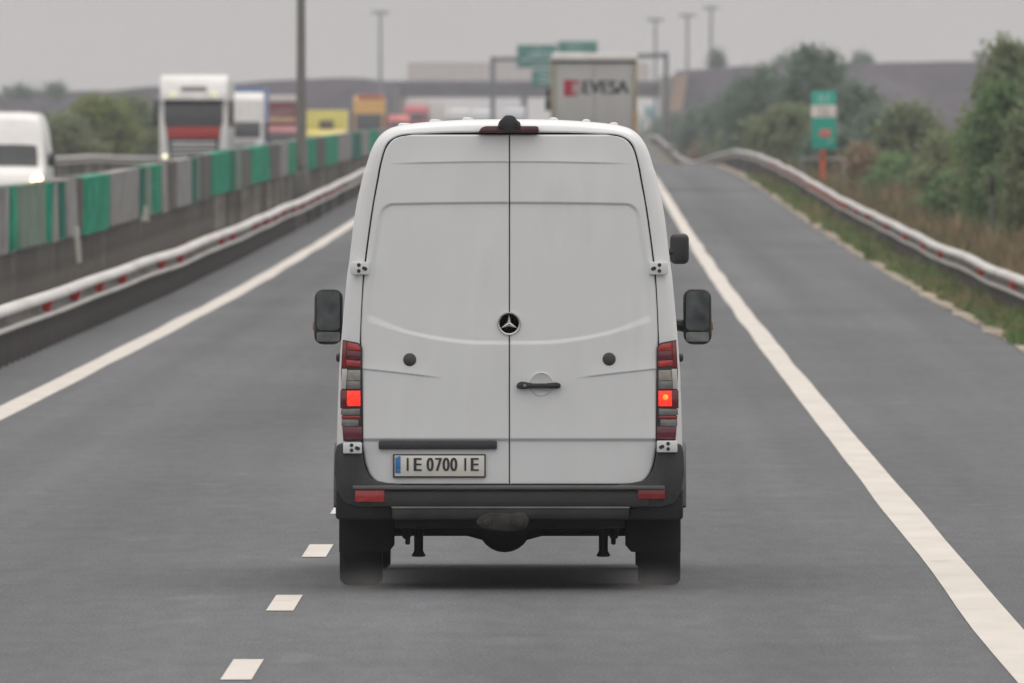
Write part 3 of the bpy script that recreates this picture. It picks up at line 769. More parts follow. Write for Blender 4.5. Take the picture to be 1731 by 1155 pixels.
# thin grey post with a dark head
X, zt = at(1677, 303, 400); g0 = gz(X, 400)
mp_ = thing('marker_post', 'thin grey post with a dark head in front of the shrubs', 'post', (X, 400, g0))
b = MB(); b.tube([(0, 0, -.2), (0, 0, zt - g0 - .3)], .045, 10); b.build('post', M_pole, mp_)
b = MB(); b.box((0, 0, zt - g0 - .18), (.13, .13, .38), .03); b.build('head', mat('dark_head', (.03, .03, .035), .5), mp_)

# ------------------------------------------------------------------ vehicles: shared bits
M_tyre = mat('rubber', (.022, .022, .024), .85, var=.2, bump=.3, bscale=40)
M_rim = mat('steel_rim', (.28, .28, .29), .5, .5)
M_black = mat('black_plastic', (.022, .023, .026), .5, var=.15)
M_glass = mat('dark_glass', (.018, .024, .028), .08, spec=.6)
M_chassis = mat('underbody', (.018, .018, .02), .8, var=.3)
def wheel(parent, x, y, r=.5, w=.3, side=1):
    b = MB(); h = w / 2
    b.lathe([(r * .62, -h), (r * .93, -h), (r * .985, -h * .82), (r, -h * .6), (r, h * .6), (r * .985, h * .82), (r * .93, h), (r * .62, h)], (x, y, r), 'x', 36)
    o = b.build('wheel', M_tyre, parent)
    b = MB(); b.lathe([(r * .60, -h * .8), (r * .62, h * .9), (r * .5, h * .6), (r * .2, h * .35 * side + h * .1), (.0001, h * .4)], (x, y, r), 'x', 24)
    b.build('rim', M_rim, o); return o

# ------------------------------------------------------------------ delivery van shell (shared by the white van and the oncoming one)
H0 = 2.695
OUT = [(.985, .45), (.992, .60), (.992, .84), (.985, 1.1), (.973, 1.345), (.938, 1.753), (.92, 1.888), (.888, 2.153), (.845, 2.36), (.827, 2.417), (.798, 2.51), (.765, 2.575),
       (.722, 2.622), (.66, 2.652), (.546, 2.672), (.34, 2.688), (.17, 2.694), (0, H0)]
INN = [(.85, .45), (.852, .60), (.852, .84), (.856, 1.1), (.859, 1.345), (.842, 1.753), (.829, 1.888), (.793, 2.153), (.757, 2.36), (.747, 2.417), (.724, 2.505), (.697, 2.56),
       (.652, 2.592), (.60, 2.606), (.50, 2.611), (.32, 2.617), (.16, 2.618), (0, 2.618)]
def dens(tab, k=4):
    """smooth a polyline (Catmull-Rom)"""
    P = [Vector(p) for p in tab]; out = []
    for i in range(len(P) - 1):
        p0 = P[max(i - 1, 0)]; p1 = P[i]; p2 = P[i + 1]; p3 = P[min(i + 2, len(P) - 1)]
        for j in range(k):
            t = j / k
            out.append(.5 * ((2 * p1) + (p2 - p0) * t + (2 * p0 - 5 * p1 + 4 * p2 - p3) * t * t + (3 * p1 - p0 - 3 * p2 + p3) * t ** 3))
    out.append(P[-1]); return [(v.x, v.y) for v in out]
OUTD, INND = dens(OUT), dens(INN)
def yl(z): return .085 * max(0.0, (z - 1.15) / 1.45) ** 1.7           # the tail leans forward towards the roof
NOSE = 5.85
def top_z(y):
    return lerp_tab([(0, H0), (3.7, H0), (4.1, 2.64), (4.3, 2.52), (4.55, 2.22), (5.05, 1.52), (5.25, 1.30), (5.6, 1.12), (5.8, .92), (NOSE, .72)], y)
def half_k(y): return lerp_tab([(0, 1), (4.2, 1), (5.0, .985), (5.5, .95), (5.75, .88), (NOSE, .78)], y)
def arch(y):
    z = .45
    for yc in (1.05, 4.72):
        d = .45 ** 2 - (y - yc) ** 2
        if d > 0: z = max(z, .34 + math.sqrt(d) * .95)
    return z
def sect(y):
    k = half_k(y); tz = top_z(y); za = arch(y); r = []
    for x, z in OUTD:
        if tz < H0:
            f = (z - .45) / (H0 - .45); zz = .45 + f * (tz - .45)
            # below the waist keep the full width, above follow the section
            kx = k
            xw = lerp_tab([(.45, .985), (.84, .992), (1.345, .973), (2.15, .888), (H0, .8)], zz)
            fx_ = x / max(1e-6, lerp_tab([(.45, .985), (.84, .992), (1.345, .973), (2.15, .888), (2.36, .845), (H0, .8)], z))
            r.append((fx_ * xw * kx, max(zz, min(za, tz - .02))))
        else: r.append((x * k, max(z, za)))
    return r
def van_body(parent, paint, frame=True):
    ys = sorted(set([.2, .3] + fr(.5, 1.6, 22) + fr(1.7, 4.1, 10) + fr(4.15, NOSE, 34)))
    b = MB(); rows = []
    if frame:
        for f, yy in [(1.0, .07), (1.0, .015), (.97, .006), (.85, .004), (.65, .012), (.4, .028), (.2, .058), (.08, .095), (.02, .135), (0, .18)]:
            half = [(o[0] + (i[0] - o[0]) * f, yy + yl(o[1]), o[1] + (i[1] - o[1]) * f) for o, i in zip(OUTD, INND)]
            rows.append(half + [(-x, y, z) for x, y, z in half[-2::-1]])
    else:
        half = [(x, .0, z) for x, z in OUTD]; rows.append(half + [(-x, y, z) for x, y, z in half[-2::-1]])
    for y in ys:
        half = [(x, max(y, .21 + yl(z)) if y < .35 else y, z) for x, z in sect(y)]
        rows.append(half + [(-x, yy, z) for x, yy, z in half[-2::-1]])
    b.rows(rows)
    n = len(rows[-1]); o = len(b.v) - n
    b.f.append(tuple(range(o, o + n))); b.m.append(0)                 # nose cap
    # floor
    fl = [(rows[k][0], rows[k][-1]) for k in range(8 if frame else 0, len(rows))]
    b.rows([[a, c] for a, c in fl])
    # pressed ribs on the roof
    for xx in (-.62, -.44, -.25, .25, .44, .60):
        zt = lerp_tab([(p[0], p[1]) for p in OUT[::-1]], abs(xx))
        b.box((xx, 2.0, zt - .003), (.05, 3.0, .035), .016)
    return b.build('body', paint, parent, angle=40)
def van_glazing(parent, wtop=4.36):
    # windscreen and cab side windows lie 4 mm proud of the shell
    def row(y, lo, hi):
        S = sect(y); i0 = int(lo * (len(S) - 1)); half = S[i0:]
        return [(x, y + .008, z + .008) for x, z in half] + [(-x, y + .008, z + .008) for x, z in half[-2::-1]]
    ys = fr(wtop, 5.22, 8); b = MB()
    b.rows([[(x * .9, y, z) for x, y, z in row(y, .72, 1)] for y in ys]); o = b.build('windscreen', M_glass, parent, angle=60)
    for sgn in (-1, 1):
        b = MB()
        rows = []
        for zz in fr(1.36, 2.0, 6):
            x = lerp_tab([(1.1, .985), (1.345, .973), (1.753, .938), (2.153, .888)], zz) + .004
            y1 = lerp_tab([(1.36, 4.75), (2.0, 4.42)], zz)
            rows.append([(sgn * x, y, zz) for y in fr(3.75, y1, 4)])
        b.rows(rows); b.build('side_window', M_glass, parent, angle=60)

# ------------------------------------------------------------------ THE WHITE VAN
VX, VY = -.447, 100.0
van = thing('delivery_van', 'white panel van seen from behind, brake lights glowing, plate IE 0700 IE', 'van', (VX, VY, rz(100)))
def lx(px): return (px - 861) / 295.0
def lz(py): return (997 - py) / 295.0
M_van = mat('white_van_paint', (.685, .71, .73), .38, var=.035, vscale=1.2, coat=.5, stretch=(3.5, 3.5, .9), col2=(.60, .615, .622), c2scale=1.3, c2lo=.5, c2hi=.9)
M_seal = mat('door_seal', (.015, .015, .016), .8)
van_body(van, M_van)
van_glazing(van)
# dark rubber seal behind the door gaps
b = MB(); poly = [(x + .004, z + .004) for x, z in INND]; poly = poly + [(-x, z) for x, z in poly[-2::-1]]
pr = []
for x, z in poly: pr.append((x, .05 + yl(z), z))
n = len(pr); b.add(pr, [tuple(range(n))]); b.build('door_seal', M_seal, van, flat=True)
DOOR = [(.603, .66), (.607, .70), (.614, .753), (.633, .782), (.658, .803), (.69, .817), (.719, .827), (.78, .838), (.854, .846), (1.1, .850), (1.345, .853), (1.451, .853), (1.6, .848), (1.766, .838),
        (1.888, .824), (2.02, .807), (2.207, .780), (2.346, .754), (2.417, .741), (2.478, .727), (2.52, .713), (2.555, .692), (2.582, .662), (2.597, .62), (2.606, .56)]
def dxm(z):
    return hermite(DOOR, z)
def dtop(x): return 2.611 - .012 * (x / .6) ** 2
def relief(x, z):
    """inward depth (metres) of the pressed door skin; x is the distance from the centre seam"""
    d = yl(z) + .012 * (x / .85) ** 4
    zt = 2.218 - .010 * (x / .75) ** 2
    zbot = 1.403 + .135 * max(0, (x - .16) / .68) ** 1.7
    xr = lerp_tab([(1.4, .832), (1.55, .815), (1.76, .80), (1.888, .786), (2.2, .736)], z)
    # rounded upper corner
    ex = max(0, x - (xr - .07)); ez = max(0, z - (zt - .07))
    rr = math.hypot(ex, ez) - .07 if ex > 0 and ez > 0 else max(x - xr, z - zt)
    a = ss(.004, -.008, rr) if ez > .01 else ss(.012, -.022, x - xr) * (1 if ez == 0 else 1)
    a = ss(.004, -.010, max(z - zt, rr if (ex > 0 and ez > 0) else -1)) * ss(.010, -.022, x - xr)
    lo = ss(-.002, .026 + .03 * ss(.55, .84, x), z - zbot)
    d += (.0125 - .004 * ss(zbot + .25, zbot, z)) * a * lo
    zu = 2.447 - .012 * (x / .7) ** 2
    k = ss(.73, .45, x)
    if z > zu: d -= .007 * k * math.exp(-(z - zu) / .07) * ss(0, .006, z - zu)
    zc = 1.2 + .060 * max(0.0, (x - .36) / .48) ** .8
    k = ss(.37, .52, x)
    if z > zc: d -= .008 * k * math.exp(-(z - zc) / .06) * ss(0, .006, z - zc)
    zl = .864
    d -= .016 * ss(zl - .018, zl + .004, z) * math.exp(-max(0, z - zl) / .35)
    return d
def door(sgn):
    b = MB(); rows = []
    zs = []
    z = .603
    while z < 2.606: zs.append(z); z += .0045
    zs.append(2.606)
    us = fr(0, 1, 90)
    for z in zs:
        xm = dxm(z) - .003; g = .003
        if z < .66: pass
        row = []
        for u in us:
            x = g + (xm - g) * u; zz = z
            edge = min(u * (xm - g), (1 - u) * (xm - g), z - .603 + .002, 2.607 - z)
            rd = .006 * (1 - ss(0, .008, edge))
            row.append((sgn * x, relief(x, zz) - .004 + rd, zz))
        x = xm
        row.append((sgn * xm, row[-1][1] + .035, z)); row.insert(0, (sgn * g, row[0][1] + .035, z))
        rows.append(row)
    rows.insert(0, [(x, y + .03, z) for x, y, z in rows[0]]); rows.append([(x, y + .03, z) for x, y, z in rows[-1]])
    b.rows(rows); return b.build('rear_door', M_van, van, angle=60)
dl, dr = door(-1), door(1)
def hinge(parent, px0, px1, py0, py1, sgn, y):
    b = MB(); x0, x1 = lx(px0), lx(px1); z0, z1 = lz(py1), lz(py0)
    b.bx(x0, x1, y - .028, y + .02, z0, z1, .008)
    for k, dz in ((.28, .3), (.28, .72), (.72, .3), (.72, .7)):
        pass
    o = b.build('hinge', M_van, parent)
    b = MB()
    for k, dz in ((.45, .3), (.45, .75), (.72, .5), (.80, .45)):
        kk = k if sgn < 0 else 1 - k
        b.lathe([(.0001, -.004), (.010, -.003), (.012, .004)], (x0 + (x1 - x0) * kk, y - .029, z0 + (z1 - z0) * dz), 'y', 10)
    b.build('bolt', M_black, o)
hinge(dl, 592, 624, 443, 465, -1, yl(1.85)); hinge(dr, 1097, 1129, 443, 465, 1, yl(1.85))
hinge(dl, 580, 612, 748, 767, -1, -.052); hinge(dr, 1110, 1145, 745, 765, 1, -.052)
# round caps
M_cap = mat('grey_cap', (.05, .048, .05), .5)
for par, px_, py_ in ((dl, 692.5, 608.5), (dr, 1029.5, 607.5)):
    b = MB(); x, z = lx(px_), lz(py_); yy = relief(abs(x), z)
    b.lathe([(.0001, -.016), (.030, -.014), (.037, -.009), (.039, .01)], (x, yy, z), 'y', 28); b.build('cap', M_cap, par)
# handle with a half round recess above it
zh = lz(652); yh = relief(.18, zh)
b = MB(); b.lathe([(.0001, -.004), (.058, -.006), (.066, -.012), (.070, -.004), (.072, .01)], (lx(915), yh, lz(650)), 'y', 36); bz = b.build('bezel', M_van, dr)
b = MB(); b.prism([(-.128, -.012), (-.12, .014), (-.095, .024), (-.03, .012), (.04, .012), (.10, .018), (.126, .012), (.13, -.004), (.12, -.018), (.04, -.016), (-.03, -.016), (-.10, -.022)], 'y', -.045, -.008, .008)
b.v = [(v[0] + lx(910), v[1] + yh, v[2] + zh) for v in b.v]; b.build('handle', M_black, dr)
b = MB(); b.lathe([(.0001, -.049), (.008, -.048), (.009, -.04)], (lx(887), yh, zh), 'y', 12); b.build('keyhole', M_rim, dr)
# round three pointed star badge
M_chrome = mat('chrome', (.55, .55, .56), .18, 1.0, var=.03)
ex, ez = lx(860.5), lz(547.5); ey = relief(0, ez) - .004
b = MB(); b.lathe([(.0001, -.006), (.052, -.006), (.056, .012)], (ex, ey, ez), 'y', 40); em = b.build('emblem', mat('badge_black', (.015, .016, .02), .25), dl)
b = MB(); b.lathe([(.052, -.006), (.056, -.014), (.063, -.016), (.068, -.010), (.069, .012)], (ex, ey, ez), 'y', 40)
for k in range(3):
    a = math.pi / 2 + k * 2 * math.pi / 3
    tip = Vector((math.cos(a), 0, math.sin(a))) * .055; sd = Vector((-math.sin(a), 0, math.cos(a))) * .013
    mid = Vector((math.cos(a), 0, math.sin(a))) * .006
    C0 = Vector((ex, ey, ez)); T = C0 + tip + Vector((0, -.010, 0)); c = C0 + Vector((0, -.020, 0))
    b.add([c, C0 + mid + sd * .9 + Vector((0, -.008, 0)), T, C0 + mid - sd * .9 + Vector((0, -.008, 0))], [(0, 1, 2), (0, 2, 3)])
b.build('star', M_chrome, em, angle=20)
# number plate light bar and plate
b = MB(); b.bx(lx(640), lx(840), -.028, .03, lz(760), lz(745.5), .008); b.build('plate_light_bar', mat('bar_dark', (.03, .032, .038), .45), dl)
pz = relief(.4, .70); 
M_plate = mat('plate_white', (.66, .655, .62), .45, var=.05, vscale=5)
b = MB(); b.bx(lx(664), lx(821), pz - .022, pz + .01, lz(808), lz(768), .006); npl = b.build('number_plate', mat('plate_frame', (.035, .035, .038), .5), dl)
b = MB(); b.bx(lx(667), lx(818.5), pz - .026, pz - .0225, lz(805.5), lz(770.5), .0015); b.build('plate_face', M_plate, npl)
b = MB(); b.bx(lx(668), lx(677), pz - .029, pz - .0265, lz(800), lz(771.5), .001); b.build('country_band', mat('plate_blue', (.03, .16, .42), .4, col2=(.25, .35, .5), c2scale=30, c2lo=.55, c2hi=.65), npl)
b = MB()
TX = [('I', 689), ('E', 706), ('0', 727), ('7', 741.5), ('0', 754), ('0', 767), ('I', 786.5), ('E', 802.5)]
for ch, qx in TX:
    w = {'I': .011, 'E': .040, '0': .035, '7': .034}[ch]
    zc = lz(785.5) + (.0 if qx < 780 else .0)
    add_text(b, ch, .108, (lx(qx), pz - .028, zc), width=w, depth=.0012, bold=.0030 if ch != 'I' else .0)
b.build('lettering', mat('plate_ink', (.03, .03, .032), .5), npl)
# tail lamps
M_red = mat('red_lens', (.23, .018, .022), .12, var=.25, vscale=25, coat=.6)
M_redl = mat('bright_red_lens', (.40, .03, .028), .12, var=.2, vscale=25, coat=.6)
M_maroon = mat('maroon_lens', (.12, .016, .03), .12, var=.2, vscale=25, coat=.6)
M_clear = mat('clear_lens', (.30, .285, .26), .12, var=.25, vscale=30, coat=.6)
M_greyl = mat('grey_lens', (.17, .175, .17), .15, var=.25, vscale=20, coat=.6)
M_brake = mat('brake_lit', (.6, .03, .02), .3, emit=(1.0, .028, .012), estr=1.25, evar=.45)
M_bulb = mat('brake_bulb', (.8, .3, .05), .3, emit=(1.0, .20, .02), estr=1.5, evar=.3)
def lamp(sgn):
    def X(px): return lx(px) if sgn < 0 else -lx(px)
    def quad(mb, p, y0=-.016, y1=.03):                     # polygon in the rear plane
        mb.prism([(X(a), lz(c)) for a, c in p], 'y', y0, y1, .003)
    b = MB(); quad(b, [(579, 575), (606, 580), (612, 588), (614, 746), (580, 746), (577, 660), (576, 630)], -.010, .16)
    root = b.build('taillight', M_black, van)
    def lens(nm, m, p, y0=-.016):
        q = MB(); quad(q, p, y0, -.004); return q.build(nm, m, root)
    lens('lens', M_redl, [(587, 579), (605, 582.5), (609.5, 589), (609.5, 594), (586, 592)])
    lens('lens', M_maroon, [(586, 592.5), (609.5, 594.5), (609.5, 610), (585, 608)])
    lens('lens', M_redl, [(585, 608.5), (609.5, 610.5), (609, 621), (585, 619)])
    lens('lens', M_red, [(580, 577), (586, 578.5), (584.5, 622), (577.5, 621)])
    lens('reverse_lens', M_clear, [(587.5, 626), (609, 626), (609, 644), (586, 644)])
    lens('reverse_lens', M_greyl, [(586, 644.5), (609, 644.5), (609, 658), (585, 658)])
    lens('reverse_lens', mat('white_lens', (.5, .5, .48), .2, coat=.5), [(577.5, 624), (587, 624), (584.5, 658), (576.5, 658)])
    lens('lens', M_maroon, [(575, 660), (586, 660), (586, 691), (575, 691)])
    br = lens('brake_lens', M_brake, [(586.5, 661), (609, 661), (609, 687), (586.5, 687)], -.02)
    if sgn > 0:
        q = MB(); q.lathe([(.0001, -.030), (.010, -.027), (.017, -.019)], (X(597), 0, lz(672)), 'y', 20); q.build('bulb', M_bulb, root)
    lens('lens', M_greyl, [(576, 692), (608.5, 691), (608.5, 702), (576, 702)])
    lens('lens', M_red, [(577, 703), (609, 703), (609, 709), (577, 709)])
    lens('lens', M_greyl, [(577, 709.5), (606, 709.5), (606, 721), (577, 721)])
    lens('lens', M_maroon, [(578, 721.5), (611.5, 721.5), (612.5, 743), (580, 743)])
lamp(-1); lamp(1)
# door stop buffers on the sides
for sgn in (-1, 1):
    b = MB(); b.lathe([(.026, 0), (.026, .022), (.018, .032), (.0001, .034)], (.965, .32, 1.325), 'x', 16)
    b.v = [(sgn * v[0], v[1], v[2]) for v in b.v]; b.build('door_stop', M_black, van)
# bumper
M_bump = mat('bumper_plastic', (.032, .034, .037), .55, var=.18, vscale=4, bump=.15, bscale=120)
b = MB()
b.prism([(-.055, lz(857)), (-.062, lz(845)), (-.060, lz(832)), (-.05, lz(826)), (.0, lz(820.5)), (.14, lz(820.5)), (.14, lz(858)), (.02, lz(862))], 'x', -.80, .80, .006)
for sgn in (-1, 1):
    # corners rise to the lamps with a concave cut beside the door
    poly = [(.800, lz(862)), (.80, .6015), (.787, .636), (.806, .656), (.822, .69), (.831, .719), (.842, .78), (.848, .84), (.955, .84), (.988, .83), (1.000, .78), (1.003, .66), (.985, .56), (.945, .49), (.88, .475), (.86, .47)]
    poly = [(.62, .605), (.70, .611), (.755, .622)] + poly[2:] + [(.80, lz(858)), (.62, lz(857))]
    q = MB(); q.prism([(sgn * x, z) for x, z in poly], 'y', -.045, .30, .012); b.add(q.v, q.f)
bump = b.build('bumper', M_bump, van, angle=40)
for sgn in (-1, 1):
    b = MB(); b.bx(sgn * .64, sgn * .996, -.03, .58, .40, .585, .02); b.build('wheel_arch_liner', mat('liner_black', (.012, .012, .014), .85), van)
b = MB(); b.bx(lx(596), lx(1124), -.088, -.02, lz(828), lz(820.8), .009); b.build('step_edge', mat('step_plastic', (.10, .105, .105), .5, var=.15), bump)
for (a0, a1, c0, c1, mm) in ((600, 650, 828, 849, M_redl), (1078, 1124, 825, 844, M_red)):
    b = MB(); b.bx(lx(a0), lx(a1), -.070, -.04, lz(c1), lz(c0), .006); o = b.build('reflector', mm if a0 < 900 else mat('dark_red_reflector', (.26, .02, .022), .2, coat=.5), bump)
M_redrefl = MATS['bright_red_lens']
# wheel arch trims and side steps seen edge on
for sgn in (-1, 1):
    b = MB()
    pts = [(sgn * .995, 1.05 + .47 * math.cos(a), .34 + .47 * math.sin(a)) for a in fr(R(15), R(165), 12)]
    b.tube(pts, .022, 8); b.build('wheel_arch_trim', M_bump, van)
    b = MB(); b.bx(sgn * .975 - .02, sgn * .975 + .02, 1.55, 4.2, .42, .50, .012); b.build('sill_trim', M_bump, van)
# wheels
for sgn in (-1, 1):
    w = wheel(van, sgn * .862, 1.05, .345, .245, sgn)
    wheel(van, sgn * .85, 4.72, .345, .23, sgn)
    b = MB(); b.prism([(sgn * .70, .20), (sgn * .985, .20), (sgn * .985, .66), (sgn * .665, .66), (sgn * .665, .24)], 'y', .60, .612, .004); b.build('mudflap', mat('mudflap_rubber', (.014, .014, .016), .9), van)
# undercarriage
M_metal = mat('dirty_steel', (.035, .034, .033), .7, .2, var=.6, vscale=14)
b = MB(); b.bx(lx(663), lx(1063), -.13, -.05, lz(878), lz(857), .014); tb = b.build('tow_bar', mat('towbar_steel', (.026, .025, .025), .6, .2, var=.4, vscale=7), van)
b = MB(); b.bx(lx(662), lx(1064), -.136, -.05, lz(859.5), lz(856.5), .004); b.build('lit_edge', mat('lit_edge_colour', (.17, .165, .16), .5, .3, var=.3, vscale=7), tb)  # pale strip paints the light caught along the tow bar's top edge
b = MB()
b.prism([(lx(803), lz(884)), (lx(812), lz(871)), (lx(830), lz(866)), (lx(862), lz(867)), (lx(888), lz(865)), (lx(896), lz(878)), (lx(890), lz(893)), (lx(868), lz(899)), (lx(838), lz(897)), (lx(820), lz(894))], 'y', -.17, -.10, .018)
b.lathe([(.0001, -.055), (.028, -.05), (.034, -.03)], (lx(824), -.135, lz(880)), 'y', 14); b.lathe([(.0001, -.05), (.036, -.045), (.042, -.03)], (lx(876), -.135, lz(881)), 'y', 14)
b.tube([(lx(848), -.03, lz(892)), (lx(848), -.10, lz(890)), (lx(848), -.11, lz(872))], [.02, .018, .02], 10)
b.build('hitch', M_metal, van)
b = MB(); b.bx(-.78, .78, .07, 3.8, .43, .52, .02); b.bx(-.66, .66, .12, .55, .345, .44, .02); b.bx(-.80, .80, 1.5, 4.2, .27, .46, .03); b.bx(-.55, .55, 4.2, 5.6, .25, .46, .03); b.build('floor_pan_shade_boxes', M_chassis, van)  # unseen low boxes forward, added to darken the shade under the van
b = MB(); b.tube([(-.72, 1.05, .345), (-.2, 1.05, .345), (.2, 1.05, .345), (.72, 1.05, .345)], [.055, .062, .062, .055], 14)
cx_ = (853 - 993) / 292.0 - VX
b.lathe([(.0001, -.16), (.06, -.15), (.12, -.09), (.155, 0), (.15, .06), (.08, .16), (.06, .3)], (cx_, 1.03, .342), 'y', 24)
b.lathe([(.055, -.24), (.085, -.13), (.13, 0), (.085, .13), (.055, .24)], (cx_, 1.05, .343), 'x', 20)
b.build('rear_axle', M_chassis, van)
b = MB(); b.bx(lx(742), lx(985), .40, .44, lz(896), lz(886), .008); b.build('stabiliser_bar', mat('rusty_steel', (.10, .08, .07), .7, .2, var=.3), van)
for qx, st in ((707.5, 689), (1020, 1037)):
    x = (qx - 993) / 292.5 - VX
    b = MB(); b.tube([(x, .9, .5), (x, .9, .20), (x, .9, .185), (x, .9, .172), (x, .9, .165)], [.028, .026, .034, .042, .03], 12); b.build('shock_absorber', M_chassis, van)
    x2 = (st - 993) / 292.5 - VX
    b = MB(); b.bx(x2 - .014, x2 + .014, .88, .92, .235, .45, .008); b.build('bracket', M_chassis, van)
for sgn in (-1, 1):
    b = MB(); b.tube([(sgn * .60, .35, .40), (sgn * .60, .7, .33), (sgn * .60, 1.05, .29), (sgn * .60, 1.6, .36)], .03, 8); b.build('leaf_spring', M_chassis, van)
# roof lamp and reversing camera
b = MB(); xa, xb = lx(808), lx(911); z0, z1 = lz(224.5), lz(213.5)
b.prism([(xa, z0), (xb, z0), (xb - .004, z1 - .004), (xb - .02, z1), (xa + .045, z1), (xa + .02, z1 - .008)], 'y', .02, .13, .004)
b.v = [(v[0], v[1], v[2]) for v in b.v]; hl = b.build('high_brake_light', mat('dark_maroon_lens', (.085, .016, .024), .2, coat=.4, var=.25, vscale=12), van)
b = MB(); b.prism([(lx(840), z1 - .02), (lx(881), z1 - .02), (lx(879), z1 + .025), (lx(874), z1 + .03), (lx(871), z1 + .05), (lx(866), z1 + .062), (lx(854), z1 + .062), (lx(848), z1 + .04), (lx(843), z1 + .025)], 'y', .0, .14, .01)
b.lathe([(.0001, -.05), (.035, -.045), (.04, .02)], (lx(860), .03, z1 + .012), 'y', 20); b.build('reversing_camera', M_black, van)
# mirrors
def mirror(sgn):
    yc = 4.72
    def prof(x0, x1, z0, z1, r):
        pts = []
        for cx, cz, a0 in ((x1 - r, z1 - r, 0), (x0 + r, z1 - r, 90), (x0 + r, z0 + r, 180), (x1 - r, z0 + r, 270)):
            for k in range(5): a = R(a0 + 22.5 * k); pts.append((cx + r * math.cos(a), cz + r * math.sin(a)))
        return pts
    x0, x1, z0, z1 = 1.022, 1.192, 1.345, 1.68
    b = MB(); P = prof(x0, x1, z0, z1, .055); 
    P = [(x + .02 * (z - 1.5) * -.6, z) for x, z in P]
    b.prism([(sgn * x, z) for x, z in P], 'y', yc - .05, yc + .10, .02); o = b.build('wing_mirror', M_black, van)
    M_mir = mat('mirror_glass', (.13, .145, .15), .05, .85, var=.5, vscale=9)
    b = MB(); b.prism([(sgn * x, z) for x, z in prof(x0 + .016, x1 - .016, z0 + .085, z1 - .016, .03)], 'y', yc - .056, yc - .051); b.build('mirror_pane', M_mir, o)
    b = MB(); b.prism([(sgn * x, z) for x, z in prof(x0 + .016, x1 - .016, z0 + .018, z0 + .075, .012)], 'y', yc - .057, yc - .051); b.build('mirror_pane', mat('mirror_glass_wide', (.27, .28, .275), .05, .9, var=.5, vscale=9), o)  # brighter base colour stands in for sky reflected in the lower pane
    b = MB(); b.bx(sgn * 1.185, sgn * 1.203, yc + .0, yc + .05, z0 + .085, z0 + .14, .006); b.build('indicator', mat('amber_lens', (.38, .20, .10), .3), o)
    b = MB(); b.tube([(sgn * .95, yc + .03, 1.47), (sgn * 1.05, yc + .03, 1.45)], .035, 8); b.build('arm', M_black, o)
mirror(-1); mirror(1)
b = MB(); b.box((1.0, 4.9, 1.918), (.115, .10, .185), .035, None, 4); o = b.build('wing_mirror', M_black, van); o['label'] = 'small extra black mirror on the right'
b = MB(); b.tube([(.93, 4.86, 1.9), (.99, 4.88, 1.9)], .02, 8); b.build('arm', M_black, o)
# front of the van (out of sight, so the shape is whole from every side)
def van_front(parent, lit=False, black=M_black):
    b = MB(); b.bx(-.62, .62, NOSE - .14, NOSE - .035, .70, .86, .03); b.build('grille', black, parent)
    b = MB(); b.bx(-.92, .92, NOSE - .35, NOSE + .02, .32, .62, .06); b.build('bumper', black, parent)
    for sgn in (-1, 1):
        b = MB(); b.box((sgn * .74, NOSE - .10, .86 + .16 * lit), (.24, .22, .24), .06, Matrix.Rotation(sgn * -.35, 3, 'Z'), 3)
        h = b.build('headlight', mat('headlight_lens', (.55, .56, .56), .1, coat=.5), parent)
        if lit:
            b = MB(); b.lathe([(.0001, .06), (.12, .04), (.135, -.02)], (sgn * .76, NOSE + .02, 1.0), 'y', 20)
            b.build('bulb', mat('headlamp_on', (1, .9, .7), .3, emit=(1.0, .80, .42), estr=5.0), h)
van_front(van)

# ------------------------------------------------------------------ oncoming white van
OY = 427.0; OX = -14.05
ov = thing('oncoming_van', 'white high roofed van coming towards us with a headlight on, cut by the frame', 'van', (OX, OY, oz(OY)), math.pi)
ov.scale = (1, 1, .955)
M_van2 = mat('white_paint', (.70, .70, .69), .4, var=.05, coat=.2)
# local frame: nose at y = NOSE; shift so that the nose is nearest to us
for fn in (lambda: van_body(ov, M_van2, False), lambda: van_glazing(ov, 4.80), lambda: van_front(ov, True)): fn()
for sgn in (-1, 1):
    for yw in (1.05, 4.72): wheel(ov, sgn * .85, yw, .345, .23, sgn)
    b = MB(); b.box((sgn * 1.09, 4.72, 1.48), (.17, .16, .33), .04); b.build('wing_mirror', M_black, ov)
b = MB(); b.add([(x, 0, z) for x, z in OUTD] + [(-x, 0, z) for x, z in OUTD[-2::-1]], [tuple(range(2 * len(OUTD) - 1))]); b.build('rear_panel', M_van2, ov, flat=True)

